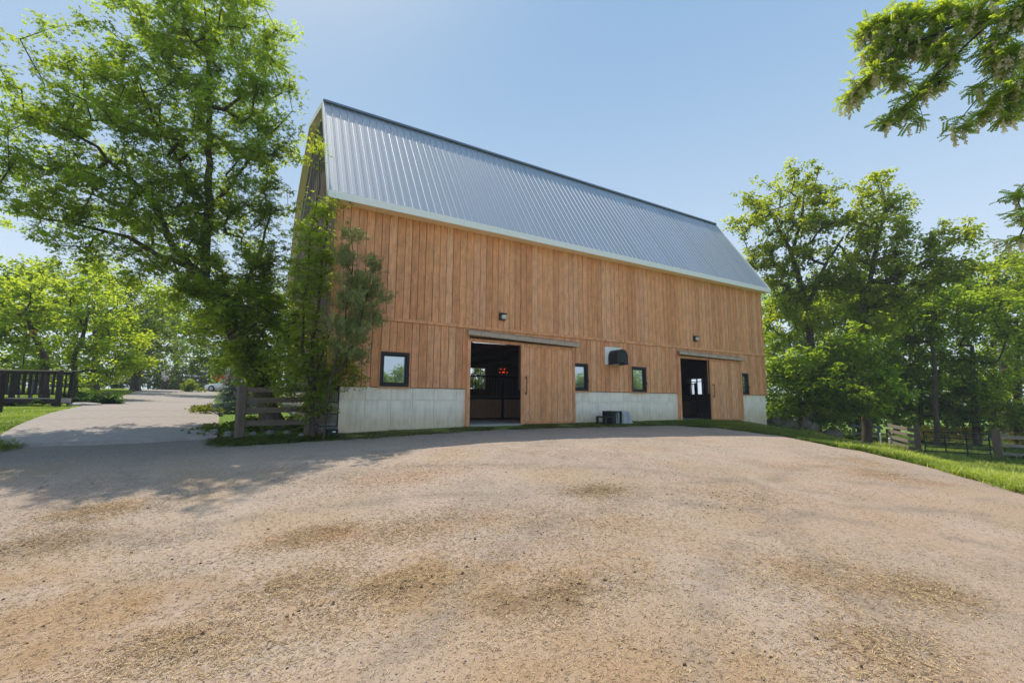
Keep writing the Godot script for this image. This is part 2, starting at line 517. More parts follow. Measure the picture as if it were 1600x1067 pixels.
func cluster(kind: String, sd: int) -> ArrayMesh:
	var r := RandomNumberGenerator.new()
	r.seed = sd
	var mb := MB.new()
	match kind:
		"maple", "oval", "fine":
			var n: int = {"maple": 8, "oval": 9, "fine": 11}[kind]
			for i in n:
				var at := Vector3(r.randfn(0, 0.075), r.randfn(0, 0.05), r.randfn(0, 0.075))
				# leaves droop outwards, faces mostly up
				var a := r.randf() * TAU
				var out := Vector3(cos(a), r.randf_range(-0.75, 0.25), sin(a)).normalized()
				var nrm := (Vector3.UP + Vector3(r.randfn(0, 0.5), 0, r.randfn(0, 0.5))).normalized()
				var x := out.cross(nrm).normalized()
				var b := Basis(x, out, x.cross(out))
				var sh := r.randf_range(0.78, 1.12)
				mb.col = Color(sh, sh, sh * r.randf_range(0.85, 1.1))
				var l := r.randf_range(0.085, 0.13)
				if kind == "maple":
					leaf(mb, at, b, l, l * 0.52, true)
				elif kind == "oval":
					leaf(mb, at, b, l * 0.95, l * 0.62)
				else:
					leaf(mb, at, b, l * 0.7, l * 0.36)
		"locust":
			for k in 3:
				var a := TAU * k / 3.0 + r.randf_range(-0.5, 0.5)
				var out := Vector3(cos(a), r.randf_range(-0.7, 0.1), sin(a)).normalized()
				var x := out.cross(Vector3.UP).normalized()
				var z := x.cross(out)
				var l := r.randf_range(0.17, 0.25)
				for i in 8:
					var t := (i + 1) / 8.0
					var at := out * l * t + Vector3(0, -0.10 * t * t * l, 0)
					for s: float in [-1.0, 1.0]:
						var y: Vector3 = (x * s + out * 0.35 + Vector3(0, r.randf_range(-0.4, 0.1), 0)).normalized()
						var xx := y.cross(z).normalized()
						var sh := r.randf_range(0.8, 1.15)
						mb.col = Color(sh, sh, sh)
						leaf(mb, at, Basis(xx, y, xx.cross(y)), 0.05, 0.034)
		"raceme":
			for i in 22:
				var t := i / 21.0
				var w := 0.032 * (1.0 - 0.7 * t)
				var at := Vector3(r.randf_range(-w, w), -0.15 * t, r.randf_range(-w, w))
				var sh := r.randf_range(0.8, 1.1)
				mb.col = Color(sh, sh * 0.98, sh * 0.9)
				leaf(mb, at, rbasis(r, -0.6), 0.026, 0.024)
				leaf(mb, at, rbasis(r, -0.6), 0.022, 0.022)
		"cedar":
			for i in 34:
				var t := r.randf()
				var a := r.randf() * TAU
				var at := Vector3(r.randfn(0, 0.012), t * 0.22, r.randfn(0, 0.012))
				var y := Vector3(cos(a) * 0.7, 0.8, sin(a) * 0.7).normalized()
				var x := y.cross(Vector3(r.randf(), r.randf(), -r.randf())).normalized()
				var sh := r.randf_range(0.7, 1.15)
				mb.col = Color(sh, sh, sh)
				leaf(mb, at, Basis(x, y, x.cross(y)), r.randf_range(0.04, 0.085), 0.011)
		"spruce":
			for i in 40:
				var t := r.randf()
				var a := r.randf() * TAU
				var at := Vector3(r.randfn(0, 0.02) , t * 0.24, r.randfn(0, 0.06) * t)
				var y := Vector3(cos(a) * 0.8, 0.6, sin(a) * 0.8).normalized()
				var x := y.cross(Vector3(r.randf(), r.randf(), -r.randf())).normalized()
				var sh := r.randf_range(0.75, 1.2)
				mb.col = Color(sh, sh, sh)
				leaf(mb, at, Basis(x, y, x.cross(y)), 0.055, 0.022)
		"tuft":
			for i in 11:
				var a := r.randf() * TAU
				var ln := r.randf_range(0.08, 0.55)
				var h := r.randf_range(0.5, 1.0)
				var p := Vector3(r.randfn(0, 0.09), 0, r.randfn(0, 0.09))
				var o := Vector3(cos(a), 0, sin(a))
				var x := Vector3(-o.z, 0, o.x) * r.randf_range(0.010, 0.02)
				var q := p + Vector3(0, h * 0.55, 0) + o * ln * 0.3
				var e := p + Vector3(0, h * (1.0 - 0.3 * ln), 0) + o * ln
				var sh := r.randf_range(0.75, 1.2)
				mb.col = Color(sh * r.randf_range(0.9, 1.25), sh, sh * 0.9)
				mb.quad(p - x, p + x, q + x * 0.8, q - x * 0.8)
				mb.tri(q - x * 0.8, q + x * 0.8, e)
		"broad":
			for i in 9:
				var a := TAU * i / 9.0 + r.randf_range(-0.3, 0.3)
				var out := Vector3(cos(a), r.randf_range(0.2, 1.0), sin(a)).normalized()
				var x := out.cross(Vector3.UP).normalized()
				var sh := r.randf_range(0.8, 1.15)
				mb.col = Color(sh, sh, sh)
				var l := r.randf_range(0.22, 0.36)
				var mid := out * l * 0.55 + Vector3(0, 0.03, 0)
				var tip := out * l + Vector3(0, -0.10, 0)
				var x2 := x * l * 0.26
				mb.tri(Vector3.ZERO, mid, mid - x2 + Vector3(0, 0.03, 0)); mb.tri(Vector3.ZERO, mid + x2 + Vector3(0, 0.03, 0), mid)
				mb.tri(mid, tip, mid - x2 + Vector3(0, 0.03, 0)); mb.tri(mid, mid + x2 + Vector3(0, 0.03, 0), tip)
		"flower":
			for i in 12:
				var p := Vector3(r.randfn(0, 0.10), r.randf_range(0.15, 0.4), r.randfn(0, 0.10))
				for k in 3:
					leaf(mb, p, rbasis(r, 0.6), 0.05, 0.045)
	return mb.mesh()


var clusters := {}


func leaves(kind: String) -> ArrayMesh:
	if not clusters.has(kind):
		clusters[kind] = cluster(kind, 77 + clusters.size())
	return clusters[kind]


# A woody plant. limbs: [[r0, r1, [points]], ...], the first from the ground. clumps: centre and radius of the masses of its crown.
# how: tips per square metre of clump, leaf kind, clusters per tip, spread, cluster scale, tints a..b, dz = depth of the crown
func plant(called: String, label: String, category: String, limbs: Array, clumps: Array, how: Dictionary, group := "") -> Node3D:
	var r := RandomNumberGenerator.new()
	r.seed = how.get("seed", 11)
	var base: Vector3 = limbs[0][2][0]
	var o := thing(called, label, category, base, 0.0, group)
	var P := PackedVector3Array()
	var par := PackedInt32Array()
	var rad := PackedFloat32Array()
	var cnt := PackedInt32Array()
	for l in limbs:
		var pts: Array = l[2]
		var prev := -1
		var p0: Vector3 = pts[0] - base
		if P.size() > 0:
			var best := 1e9
			for i in P.size():
				var dd := P[i].distance_squared_to(p0)
				if dd < best:
					best = dd
					prev = i
		var total := 0.0
		for i in pts.size() - 1:
			total += pts[i].distance_to(pts[i + 1])
		var run := 0.0
		for i in pts.size() - 1:
			var a: Vector3 = pts[i] - base
			var b: Vector3 = pts[i + 1] - base
			var m := maxi(1, int(a.distance_to(b) / 0.35))
			for s in m + (1 if i == pts.size() - 2 else 0):
				var q := a.lerp(b, float(s) / m)
				if i + s > 0:
					q += Vector3(r.randfn(0, 0.02), r.randfn(0, 0.02), r.randfn(0, 0.02)) * how.get("knotty", 1.0)
				P.append(q)
				par.append(prev)
				cnt.append(0)
				rad.append(lerpf(l[0], l[1], (run + a.distance_to(b) * s / m) / total) * (1.35 if prev == -1 and l[0] > 0.1 else 1.0))
				prev = P.size() - 1
			run += a.distance_to(b)
	var nlimb := P.size()
	# crown tips
	var tips := PackedVector3Array()
	var dz: float = how.get("dz", 0.0)
	var view := (base - Vector3(-1.75, 1.6, 11.88)) * Vector3(1, 0, 1)
	view = view.normalized()
	for c: Vector4 in clumps:
		var n := maxi(1, int(ceil(how.tips * c.w * c.w)))
		for i in n:
			var dv := Vector3(r.randfn(), r.randfn() * 0.85, r.randfn()).normalized() * c.w * pow(r.randf(), 0.45)
			tips.append(Vector3(c.x, c.y, c.z) - base + dv + view * r.randf_range(-dz, dz))
	var order := []
	var root := P[nlimb / 3]
	for i in tips.size():
		order.append([tips[i].distance_to(root), i])
	order.sort()
	var ends := []
	for e in order:
		var p: Vector3 = tips[e[1]]
		var best := 1e9
		var bi := 0
		var step := 1 if P.size() < 2500 else 2
		for i in range(0, P.size(), step):
			var q := P[i]
			var dd := q.distance_squared_to(p) + (2.0 if q.y > p.y + 0.5 else 0.0)
			if dd < best:
				best = dd
				bi = i
		var q0 := P[bi]
		var dist := q0.distance_to(p)
		var m := clampi(int(dist / 0.4), 1, 8)
		var bow := Vector3(r.randfn(0, 0.06), 0.10, r.randfn(0, 0.06)) * dist
		var prev := bi
		for s in m:
			var t := float(s + 1) / m
			P.append(q0.lerp(p, t) + bow * sin(t * PI))
			par.append(prev)
			rad.append(0.0)
			cnt.append(0)
			prev = P.size() - 1
		ends.append([prev, q0])
		cnt[prev] += 1
	for i in range(P.size() - 1, -1, -1):
		if par[i] >= 0:
			cnt[par[i]] += cnt[i]
	var tr: float = how.get("twig", 0.0055)
	for i in P.size():
		if i >= nlimb:
			rad[i] = minf(tr * pow(maxi(cnt[i], 1), 0.48), rad[par[i]] * 0.92)
	# wood
	var trunk := MB.new()
	var wood := MB.new()
	var kids := {}
	for i in P.size():
		if par[i] < 0:
			continue
		var fat := rad[i] > 0.05
		var mb := trunk if i < nlimb else wood
		var a := P[par[i]]
		var b := P[i]
		if a.distance_squared_to(b) < 1e-6:
			continue
		mb.tube([a, b], [rad[par[i]] if i < nlimb or rad[par[i]] < rad[i] * 1.6 else rad[i] * 1.25, rad[i]], 9 if fat else 4, false)
	part(o, "trunk", trunk.mesh(), M.bark)
	if tips.size() > 0:
		part(o, "branches", wood.mesh(), M.bark)
	# foliage
	var kind: String = how.leaf
	var xs := []
	var cs := PackedColorArray()
	var per: int = how.per
	var spread: float = how.spread
	var sc: float = how.get("scale", 1.0)
	var ta: Color = how.a
	var tb: Color = how.b
	var xs2 := []
	var cs2 := PackedColorArray()
	for e in ends:
		var p := P[e[0]]
		var q: Vector3 = P[par[e[0]]]
		var mixv := clampf(r.randfn(0.5, 0.28), 0, 1)
		for k in per:
			var at := p + Vector3(r.randfn(), r.randfn() * 0.75, r.randfn()) * spread * 0.55
			if k % 4 == 0:
				at = p.lerp(q, r.randf()) + Vector3(r.randfn(), r.randfn(), r.randfn()) * spread * 0.25
			var s := sc * r.randf_range(0.75, 1.25)
			var b := Basis(Vector3.UP, r.randf() * TAU) * Basis(Vector3.RIGHT, r.randfn(0, 0.35))
			if kind == "cedar":
				b = Basis(Vector3(0, 0, 1), r.randfn(-0.25, 0.35)) * b
			xs.append(Transform3D(b.scaled(Vector3(s, s, s)), at))
			var col := ta.lerp(tb, clampf(mixv + r.randfn(0, 0.18), 0, 1))
			cs.append(col)
			if how.has("bloom") and r.randf() < how.bloom:
				var s2 := sc * r.randf_range(1.1, 1.7)
				xs2.append(Transform3D(Basis(Vector3.UP, r.randf() * TAU).scaled(Vector3(s2, s2, s2)), at + Vector3(0, -0.04, 0)))
				cs2.append(Color(0.85, 0.76, 0.62) * r.randf_range(0.8, 1.15))
	if xs.size() > 0:
		many(o, "foliage", leaves(kind), M.needle if kind == "cedar" else M.leaf, xs, cs)
	if xs2.size() > 0:
		many(o, "blossoms", leaves("raceme"), M.blossom, xs2, cs2)
	return o


func spruce(called: String, label: String, at: Vector3, h: float, w: float, sd: int, a: Color, b: Color, sc: float, n: int) -> void:
	var r := RandomNumberGenerator.new()
	r.seed = sd
	var o := thing(called, label, "spruce", at)
	var mb := MB.new()
	mb.tube([Vector3(0, -0.1, 0), Vector3(0, h * 0.97, 0)], [h * 0.025, 0.01], 7, false)
	part(o, "trunk", mb.mesh(), M.bark)
	var br := MB.new()
	var xs := []
	var cs := PackedColorArray()
	var whorls := int(h / (0.16 * sc))
	for k in whorls:
		var t := (k + 0.5) / whorls
		var y := h * (0.04 + 0.94 * t)
		var len := w * 0.5 * pow(1.0 - t, 0.75) * r.randf_range(0.85, 1.1) + 0.05
		var arms := maxi(4, int(9 * (1.0 - t) + 3))
		for j in arms:
			var ang := TAU * j / arms + r.randf() * 0.8
			var out := Vector3(cos(ang), 0, sin(ang))
			var l2 := len * r.randf_range(0.8, 1.1)
			var e := Vector3(0, y - 0.10 * l2, 0) + out * l2
			br.tube([Vector3(0, y, 0), e], [0.012 * sc, 0.004], 4, false)
			var m := maxi(1, int(n * l2 / w))
			for i in m:
				var u := 0.2 + 0.8 * (i + r.randf()) / m
				var dirv := (out + Vector3(r.randfn(0, 0.5), r.randf_range(-0.25, 0.3), r.randfn(0, 0.5))).normalized()
				var x := dirv.cross(Vector3.UP).normalized()
				var s := sc * r.randf_range(0.75, 1.2)
				xs.append(Transform3D(Basis(x, dirv, x.cross(dirv)).scaled(Vector3(s, s, s)), Vector3(0, y, 0).lerp(e, u)))
				cs.append(a.lerp(b, clampf(u * 0.6 + r.randf() * 0.5, 0, 1)))
	part(o, "branches", br.mesh(), M.bark)
	many(o, "needles", leaves("spruce"), M.needle, xs, cs)


func grass(called: String, label: String, n: int, where: Callable, h0: float, h1: float, a: Color, b: Color, sd: int, width := 1.0) -> void:
	# where(r) gives a point on the ground plan, or nothing
	var r := RandomNumberGenerator.new()
	r.seed = sd
	var xs := []
	var cs := PackedColorArray()
	var nz := FastNoiseLite.new()
	nz.seed = sd
	nz.frequency = 0.35
	for i in n:
		var p = where.call(r)
		if p == null:
			continue
		var v: float = nz.get_noise_2d(p.x, p.y)
		var h := r.randf_range(h0, h1) * (1.0 + 0.7 * v)
		var w := width * r.randf_range(0.8, 1.3)
		xs.append(Transform3D(Basis(Vector3.UP, r.randf() * TAU).scaled(Vector3(w, h, w)), Vector3(p.x, gh(p.x, p.y) - 0.02, p.y)))
		cs.append(a.lerp(b, clampf(0.5 + v + r.randfn(0, 0.2), 0, 1)))
	var o := many(self, called, leaves("tuft"), M.grass, xs, cs)
	tag(o, label, "grass", "", "stuff")


func herbs(called: String, label: String, category: String, kind: String, pts: Array, sd: int, sc: float, a: Color, b: Color, mt: Material) -> void:
	var r := RandomNumberGenerator.new()
	r.seed = sd
	var base := Vector3(pts[0].x, gh(pts[0].x, pts[0].y), pts[0].y)
	var o := thing(called, label, category, base)
	var xs := []
	var cs := PackedColorArray()
	for p: Vector3 in pts:
		for i in int(p.z):
			var x := p.x + r.randfn(0, 0.22)
			var z := p.y + r.randfn(0, 0.22)
			var s := sc * r.randf_range(0.7, 1.25)
			xs.append(Transform3D(Basis(Vector3.UP, r.randf() * TAU).scaled(Vector3(s, s, s)), Vector3(x, gh(x, z) + r.randf_range(-0.02, 0.22) * sc, z) - base))
			cs.append(a.lerp(b, r.randf()))
	many(o, "foliage", leaves(kind), mt, xs, cs)


# ---------------------------------------------------------------- rectangles without holes
func rects(x0: float, x1: float, y0: float, y1: float, holes: Array) -> Array:
	var xs := [x0, x1]
	for h: Rect2 in holes:
		for q in [h.position.x, h.end.x]:
			if q > x0 + 0.001 and q < x1 - 0.001:
				xs.append(q)
	xs.sort()
	var out := []
	for i in xs.size() - 1:
		var a: float = xs[i]
		var b: float = xs[i + 1]
		if b - a < 0.004:
			continue
		var spans := [[y0, y1]]
		for h: Rect2 in holes:
			if h.position.x < (a + b) * 0.5 and h.end.x > (a + b) * 0.5:
				var nx := []
				for s in spans:
					if h.position.y > s[0] + 0.004:
						nx.append([s[0], minf(s[1], h.position.y)])
					if h.end.y < s[1] - 0.004:
						nx.append([maxf(s[0], h.end.y), s[1]])
					
				spans = nx
		for s in spans:
			if s[1] - s[0] > 0.004:
				out.append(Rect2(a, s[0], b - a, s[1] - s[0]))
	return out


const EAVE := Vector2(0.38, 6.77)   # z, y
const KNEE := Vector2(-2.2, 10.75)
const RIDGE := Vector2(-6.2, 12.25)
const L := 18.3                     # barn length
const BACK := -12.4


func roof_y(z: float) -> float:
	var q := z if z > RIDGE.x else 2.0 * RIDGE.x - z
	if q > KNEE.x:
		return lerpf(EAVE.y, KNEE.y, (EAVE.x - q) / (EAVE.x - KNEE.x))
	return lerpf(KNEE.y, RIDGE.y, (KNEE.x - q) / (KNEE.x - RIDGE.x))


func siding(barn: Node3D, x0: float, x1: float, y0: float, y1: float, z: float, holes: Array, pitch: float) -> void:
	var x := x0
	while x < x1 - 0.02:
		var w := pitch * rng.randf_range(0.92, 1.1)
		if x + w > x1 - 0.06:
			w = x1 - x
		var lift := rng.randf_range(0.0, 0.007)
		var k := rng.randi() % 9
		for r: Rect2 in rects(x, x + w - rng.randf_range(0.009, 0.014), y0, y1, holes):
			var t := rng.randf_range(-0.003, 0.003)
			bpart(barn, "siding_board", M["siding%d" % k], Vector3(r.get_center().x, r.get_center().y, z + lift), Vector3(r.size.x, r.size.y, 0.028), Basis(Vector3(0, 0, 1), t / maxf(r.size.y, 0.5)), 0.005)
		x += w


func window(barn: Node3D, x0: float, x1: float, y0: float, y1: float, left := true) -> void:
	var w := MB.new()
	var f := 0.075
	for q in [[x0, x0 + f, y0, y1], [x1 - f, x1, y0, y1], [x0 + f, x1 - f, y0, y0 + f], [x0 + f, x1 - f, y1 - f, y1]]:
		if not left and q[0] == x0 and q[1] == x0 + f:
			continue
		w.box(Vector3((q[0] + q[1]) * 0.5, (q[2] + q[3]) * 0.5, 0.015), Vector3(q[1] - q[0], q[3] - q[2], 0.09))
	# inner sash
	var g := f
	for q in [[x0 + g, x0 + g + 0.035, y0 + g, y1 - g], [x1 - g - 0.035, x1 - g, y0 + g, y1 - g], [x0 + g + 0.035, x1 - g - 0.035, y0 + g, y0 + g + 0.035], [x0 + g + 0.035, x1 - g - 0.035, y1 - g - 0.035, y1 - g]]:
		w.box(Vector3((q[0] + q[1]) * 0.5, (q[2] + q[3]) * 0.5, -0.005), Vector3(q[1] - q[0], q[3] - q[2], 0.06))
	var o := part(barn, "window", w.mesh(), M.black_frame)
	var p := MB.new()
	p.box(Vector3((x0 + x1) * 0.5, (y0 + y1) * 0.5, -0.02), Vector3(x1 - x0 - 2 * f - 0.06, y1 - y0 - 2 * f - 0.06, 0.012))
	part(o, "pane", p.mesh(), M.glass)
	var c := MB.new()
	for q in [[x0 - 0.03, x0, y0 - 0.03, y1 + 0.03], [x1, x1 + 0.03, y0 - 0.03, y1 + 0.03], [x0, x1, y1, y1 + 0.03], [x0, x1, y0 - 0.03, y0]]:
		if not left and q[1] == x0:
			continue
		c.box(Vector3((q[0] + q[1]) * 0.5, (q[2] + q[3]) * 0.5, 0.03), Vector3(q[1] - q[0], q[3] - q[2], 0.07))
	part(o, "casing", c.mesh(), M.siding2)
	var k := MB.new()
	k.box(Vector3(x1 - 0.01, y0 + 0.32, 0.07), Vector3(0.03, 0.07, 0.03))
	part(o, "latch", k.mesh(), M.black_frame)


func sliding_door(barn: Node3D, x0: float, x1: float, y0: float, y1: float, tilt: float, latch: bool) -> void:
	var c := Vector3((x0 + x1) * 0.5, (y0 + y1) * 0.5, 0.085)
	var o := MeshInstance3D.new()
	o.name = numbered(barn, "sliding_door")
	var bk := MB.new()
	bk.box(Vector3(0, 0, -0.03), Vector3(x1 - x0, y1 - y0, 0.02))
	o.mesh = bk.mesh()
	o.material_override = M.dark_wood
	o.transform = Transform3D(Basis(Vector3(0, 0, 1), tilt), c)
	barn.add_child(o)
	var hw := (x1 - x0) * 0.5
	var hh := (y1 - y0) * 0.5
	var x := -hw + 0.11
	while x < hw - 0.12:
		var w := 0.215 * rng.randf_range(0.9, 1.1)
		if x + w > hw - 0.16:
			w = hw - 0.10 - x
		bpart(o, "door_board", M["siding%d" % (rng.randi() % 9)], Vector3(x + w * 0.5, -0.02, -0.004 + rng.randf_range(0, 0.004)), Vector3(w - 0.009, hh * 2 - 0.10, 0.026), Basis(), 0.005)
		x += w
	for q in [["stile", Vector3(-hw + 0.05, 0, 0.012), Vector3(0.105, hh * 2, 0.035)], ["stile", Vector3(hw - 0.05, 0, 0.012), Vector3(0.105, hh * 2, 0.035)], ["rail", Vector3(0, hh - 0.05, 0.010), Vector3(hw * 2 - 0.212, 0.09, 0.032)], ["rail", Vector3(0, -hh + 0.045, 0.010), Vector3(hw * 2 - 0.212, 0.07, 0.032)]]:
		bpart(o, q[0], M["siding%d" % (rng.randi() % 3)], q[1], q[2], Basis(), 0.004)
	var h := MB.new()
	h.tube([Vector3(-hw + 0.17, -0.28, 0.02), Vector3(-hw + 0.17, -0.28, 0.075), Vector3(-hw + 0.17, 0.18, 0.075), Vector3(-hw + 0.17, 0.18, 0.02)], [0.012, 0.012, 0.012, 0.012], 6)
	h.box(Vector3(-hw + 0.17, -0.29, 0.03), Vector3(0.04, 0.07, 0.012))
	h.box(Vector3(-hw + 0.17, 0.19, 0.03), Vector3(0.04, 0.07, 0.012))
	part(o, "handle", h.mesh(), M.iron)
	if latch:
		var t := MB.new()
		t.box(Vector3(-hw + 0.24, 0.26, 0.03), Vector3(0.09, 0.03, 0.03))
		part(o, "latch", t.mesh(), M.galvanised)


func build_barn() -> void:
	var barn := thing("timber_barn", "large cedar sided gambrel barn with metal roof on a white concrete base", "barn")
	var holes := [Rect2(3.76, 0.5, 1.72, 2.86), Rect2(12.6, 0.5, 1.77, 2.86), Rect2(1.22, 1.955, 0.78, 0.925), Rect2(7.36, 1.955, 0.78, 0.925), Rect2(10.10, 1.955, 0.76, 0.925), Rect2(16.28, 1.955, 0.76, 0.925)]
	# the frame and sheathing behind the boards, with the openings left free
	var sh := MB.new()
	for r: Rect2 in rects(-0.05, L + 0.02, 1.95, 6.7, holes):
		sh.box(Vector3(r.get_center().x, r.get_center().y, -0.05), Vector3(r.size.x, r.size.y, 0.10))
	part(barn, "sheathing", sh.mesh(), M.dark_wood)
	siding(barn, -0.06, L + 0.02, 3.785, 6.64, 0.02, holes, 0.205)
	siding(barn, -0.06, L + 0.02, 1.955, 3.69, 0.018, holes, 0.212)
	var x := -0.07
	while x < L:
		var w := minf(rng.randf_range(3.4, 4.6), L + 0.03 - x)
		bpart(barn, "belt_board", M["siding%d" % (rng.randi() % 3)], Vector3(x + w * 0.5, 3.737, 0.045), Vector3(w - 0.006, 0.09, 0.045))
		x += w
	bpart(barn, "corner_board", M.siding1, Vector3(L + 0.035, 4.3, 0.0), Vector3(0.035, 4.7, 0.11))
	# concrete base, poured in bays
	var base := MB.new()
	for r: Rect2 in rects(0.30, L - 0.05, 0.0, 1.93, [Rect2(3.76, 0.5, 2.3, 2.86), Rect2(12.6, 0.5, 2.4, 2.86)]):
		base.box(Vector3(r.get_center().x, r.get_center().y, -0.13), Vector3(r.size.x, r.size.y, 0.22))
	base.col = Color(0.5, 0.5, 0.5)
	var bs := part(barn, "concrete_base", base.mesh(), M.concrete)
	for span in [[0.28, 3.70], [6.1, 12.56], [15.0, L - 0.02]]:
		var a: float = span[0]
		while a < span[1] - 0.03:
			var w: float = minf(rng.randf_range(0.56, 0.66), span[1] - a)
			if span[1] - a - w < 0.2:
				w = span[1] - a
			for row in [[0.0, 1.62], [1.62, 1.945]]:
				if row[0] > 1 and rng.randf() < 0.25:
					pass
				var mb := MB.new()
				mb.off = Vector2(rng.randf() * 3, rng.randf() * 3)
				var g := 0.006
				var z := 0.0 + rng.randf_range(0, 0.003)
				var ys := [row[0] + g, 0.86, 1.02, 1.22, 1.45, row[1] - g] if row[0] < 1 else [row[0] + g, 1.80, row[1] - g]
				for i in ys.size() - 1:
					var y0: float = ys[i]
					var y1: float = ys[i + 1]
					var k := mb.v.size()
					mb.quad(Vector3(a + g, y0, z), Vector3(a + w - g, y0, z), Vector3(a + w - g, y1, z), Vector3(a + g, y1, z), Vector2(a, y0), Vector2(a + w, y0), Vector2(a + w, y1), Vector2(a, y1))
					for q in 4:
						var yy: float = mb.v[k + q].y
						# splashed mud along the foot of the wall
						var dirt := clampf((1.46 - yy) / 0.5, 0, 1)
						mb.c[k + q] = Color(1.0, 1.0, 1.0).lerp(Color(0.72, 0.60, 0.44), dirt * 0.75)
				mb.quad(Vector3(a + g, row[0] + g, z - 0.03), Vector3(a + g, row[0] + g, z), Vector3(a + g, row[1] - g, z), Vector3(a + g, row[1] - g, z - 0.03))
				mb.quad(Vector3(a + w - g, row[0] + g, z), Vector3(a + w - g, row[0] + g, z - 0.03), Vector3(a + w - g, row[1] - g, z - 0.03), Vector3(a + w - g, row[1] - g, z))
				mb.quad(Vector3(a + g, row[1] - g, z), Vector3(a + w - g, row[1] - g, z), Vector3(a + w - g, row[1] - g, z - 0.03), Vector3(a + g, row[1] - g, z - 0.03))
				part(bs, "concrete_panel", mb.mesh(), M.concrete)
			a += w
	# old fieldstone footing of the gable end and its corner
	var ft := MB.new()
	ft.box(Vector3(0.06, 0.95, -6.3), Vector3(0.35, 2.0, 12.3))
	ft.box(Vector3(L - 0.2, 0.8, -6.3), Vector3(0.3, 2.3, 12.3))
	ft.box(Vector3(L * 0.5, 0.6, BACK - 0.0), Vector3(L - 0.4, 2.7, 0.25))
	var foot := part(barn, "stone_footing", ft.mesh(), M.stone2)
	for row in 5:
		var y := 0.56 + row * 0.285
		var z := 0.02
		while z > BACK:
			var d := rng.randf_range(0.35, 0.75)
			var mb := MB.new()
			mb.ball(Vector3.ZERO, Vector3(0.16, 0.155, d * 0.53), 8, 6, 0.35, rng.randi() % 999)
			part(foot, "stone", mb.mesh(), M["stone%d" % (rng.randi() % 3)], Transform3D(Basis(), Vector3(-0.07 + rng.randf_range(-0.02, 0.02), y, z - d * 0.5)))
			z -= d
		var xx := -0.20
		var mb2 := MB.new()
		mb2.box(Vector3.ZERO, Vector3(0.44 + rng.randf_range(-0.04, 0.02), 0.262, 0.26), Basis(Vector3(0, 0, 1), rng.randf_range(-0.03, 0.03)), 0.03)
		part(foot, "stone", mb2.mesh(), M["stone%d" % [1, 2, 0, 1, 0][row]], Transform3D(Basis(), Vector3(0.045, y, -0.10)))
	# gable boards, old and dark, with light gaps
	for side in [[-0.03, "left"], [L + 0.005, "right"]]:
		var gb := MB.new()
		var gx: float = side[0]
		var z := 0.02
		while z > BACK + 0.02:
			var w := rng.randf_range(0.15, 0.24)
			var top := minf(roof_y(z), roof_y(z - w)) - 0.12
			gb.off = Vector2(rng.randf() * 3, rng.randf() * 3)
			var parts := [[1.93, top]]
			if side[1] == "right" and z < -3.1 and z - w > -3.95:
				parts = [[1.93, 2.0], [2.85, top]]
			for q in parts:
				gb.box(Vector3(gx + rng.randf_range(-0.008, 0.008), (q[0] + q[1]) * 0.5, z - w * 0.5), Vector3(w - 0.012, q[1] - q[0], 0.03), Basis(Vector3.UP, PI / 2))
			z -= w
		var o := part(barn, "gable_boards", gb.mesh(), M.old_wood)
		o.set_meta("kind", "stuff")
		var ins := MB.new()
		for k in 24:
			var za := lerpf(0.0, BACK, k / 24.0)
			var zb := lerpf(0.0, BACK, (k + 1) / 24.0)
			var top := minf(roof_y(za), roof_y(zb)) - 0.16
			var ix := gx + (0.05 if gx < 1 else -0.05)
			for q in ([[1.9, top]] if gx < 1 or za < -4.1 or za > -2.9 else [[1.9, 2.0], [2.85, top]]):
				ins.box(Vector3(ix, (q[0] + q[1]) * 0.5, (za + zb) * 0.5), Vector3(0.03, q[1] - q[0], absf(zb - za)))
		part(barn, "gable_lining", ins.mesh(), M.dark_wood)
	var bw := MB.new()
	for r: Rect2 in rects(0.0, L, 1.9, 6.6, [Rect2(9.4, 2.3, 1.2, 1.25), Rect2(3.0, 2.2, 0.9, 0.9), Rect2(14.0, 2.2, 0.9, 0.9)]):
		bw.box(Vector3(r.get_center().x, r.get_center().y, BACK), Vector3(r.size.x, r.size.y, 0.12))
	part(barn, "back_wall", bw.mesh(), M.old_wood)
	# roof: decks, ribbed sheets, flashing, trim
	var slopes := [[EAVE, KNEE], [KNEE, RIDGE]]
	slopes.append([Vector2(2 * RIDGE.x - KNEE.x, KNEE.y), RIDGE])
	slopes.append([Vector2(2 * RIDGE.x - EAVE.x, EAVE.y), Vector2(2 * RIDGE.x - KNEE.x, KNEE.y)])
	var roof := MeshInstance3D.new()
	var dk := MB.new()
	for s in slopes:
		var a: Vector2 = s[0]
		var b: Vector2 = s[1]
		var dir := (b - a).normalized()
		var up := Vector3(0, dir.y, dir.x)
		var out := Vector3.RIGHT.cross(up)
		if out.y < 0:
			out = -out
		var ln := a.distance_to(b)
		dk.box(Vector3(L * 0.5 - 0.0, (a.y + b.y) * 0.5, (a.x + b.x) * 0.5) - out * 0.075, Vector3(L + 0.50, ln, 0.06), Basis(out.cross(up) * -1.0, up, out) if (out.cross(up) * -1.0).x > 0 else Basis(out.cross(up), up, -out))
	roof.name = numbered(barn, "roof")
	roof.mesh = dk.mesh()
	roof.material_override = M.dark_wood
	barn.add_child(roof)
	var np := 21
	var pw := (L + 0.58) / np
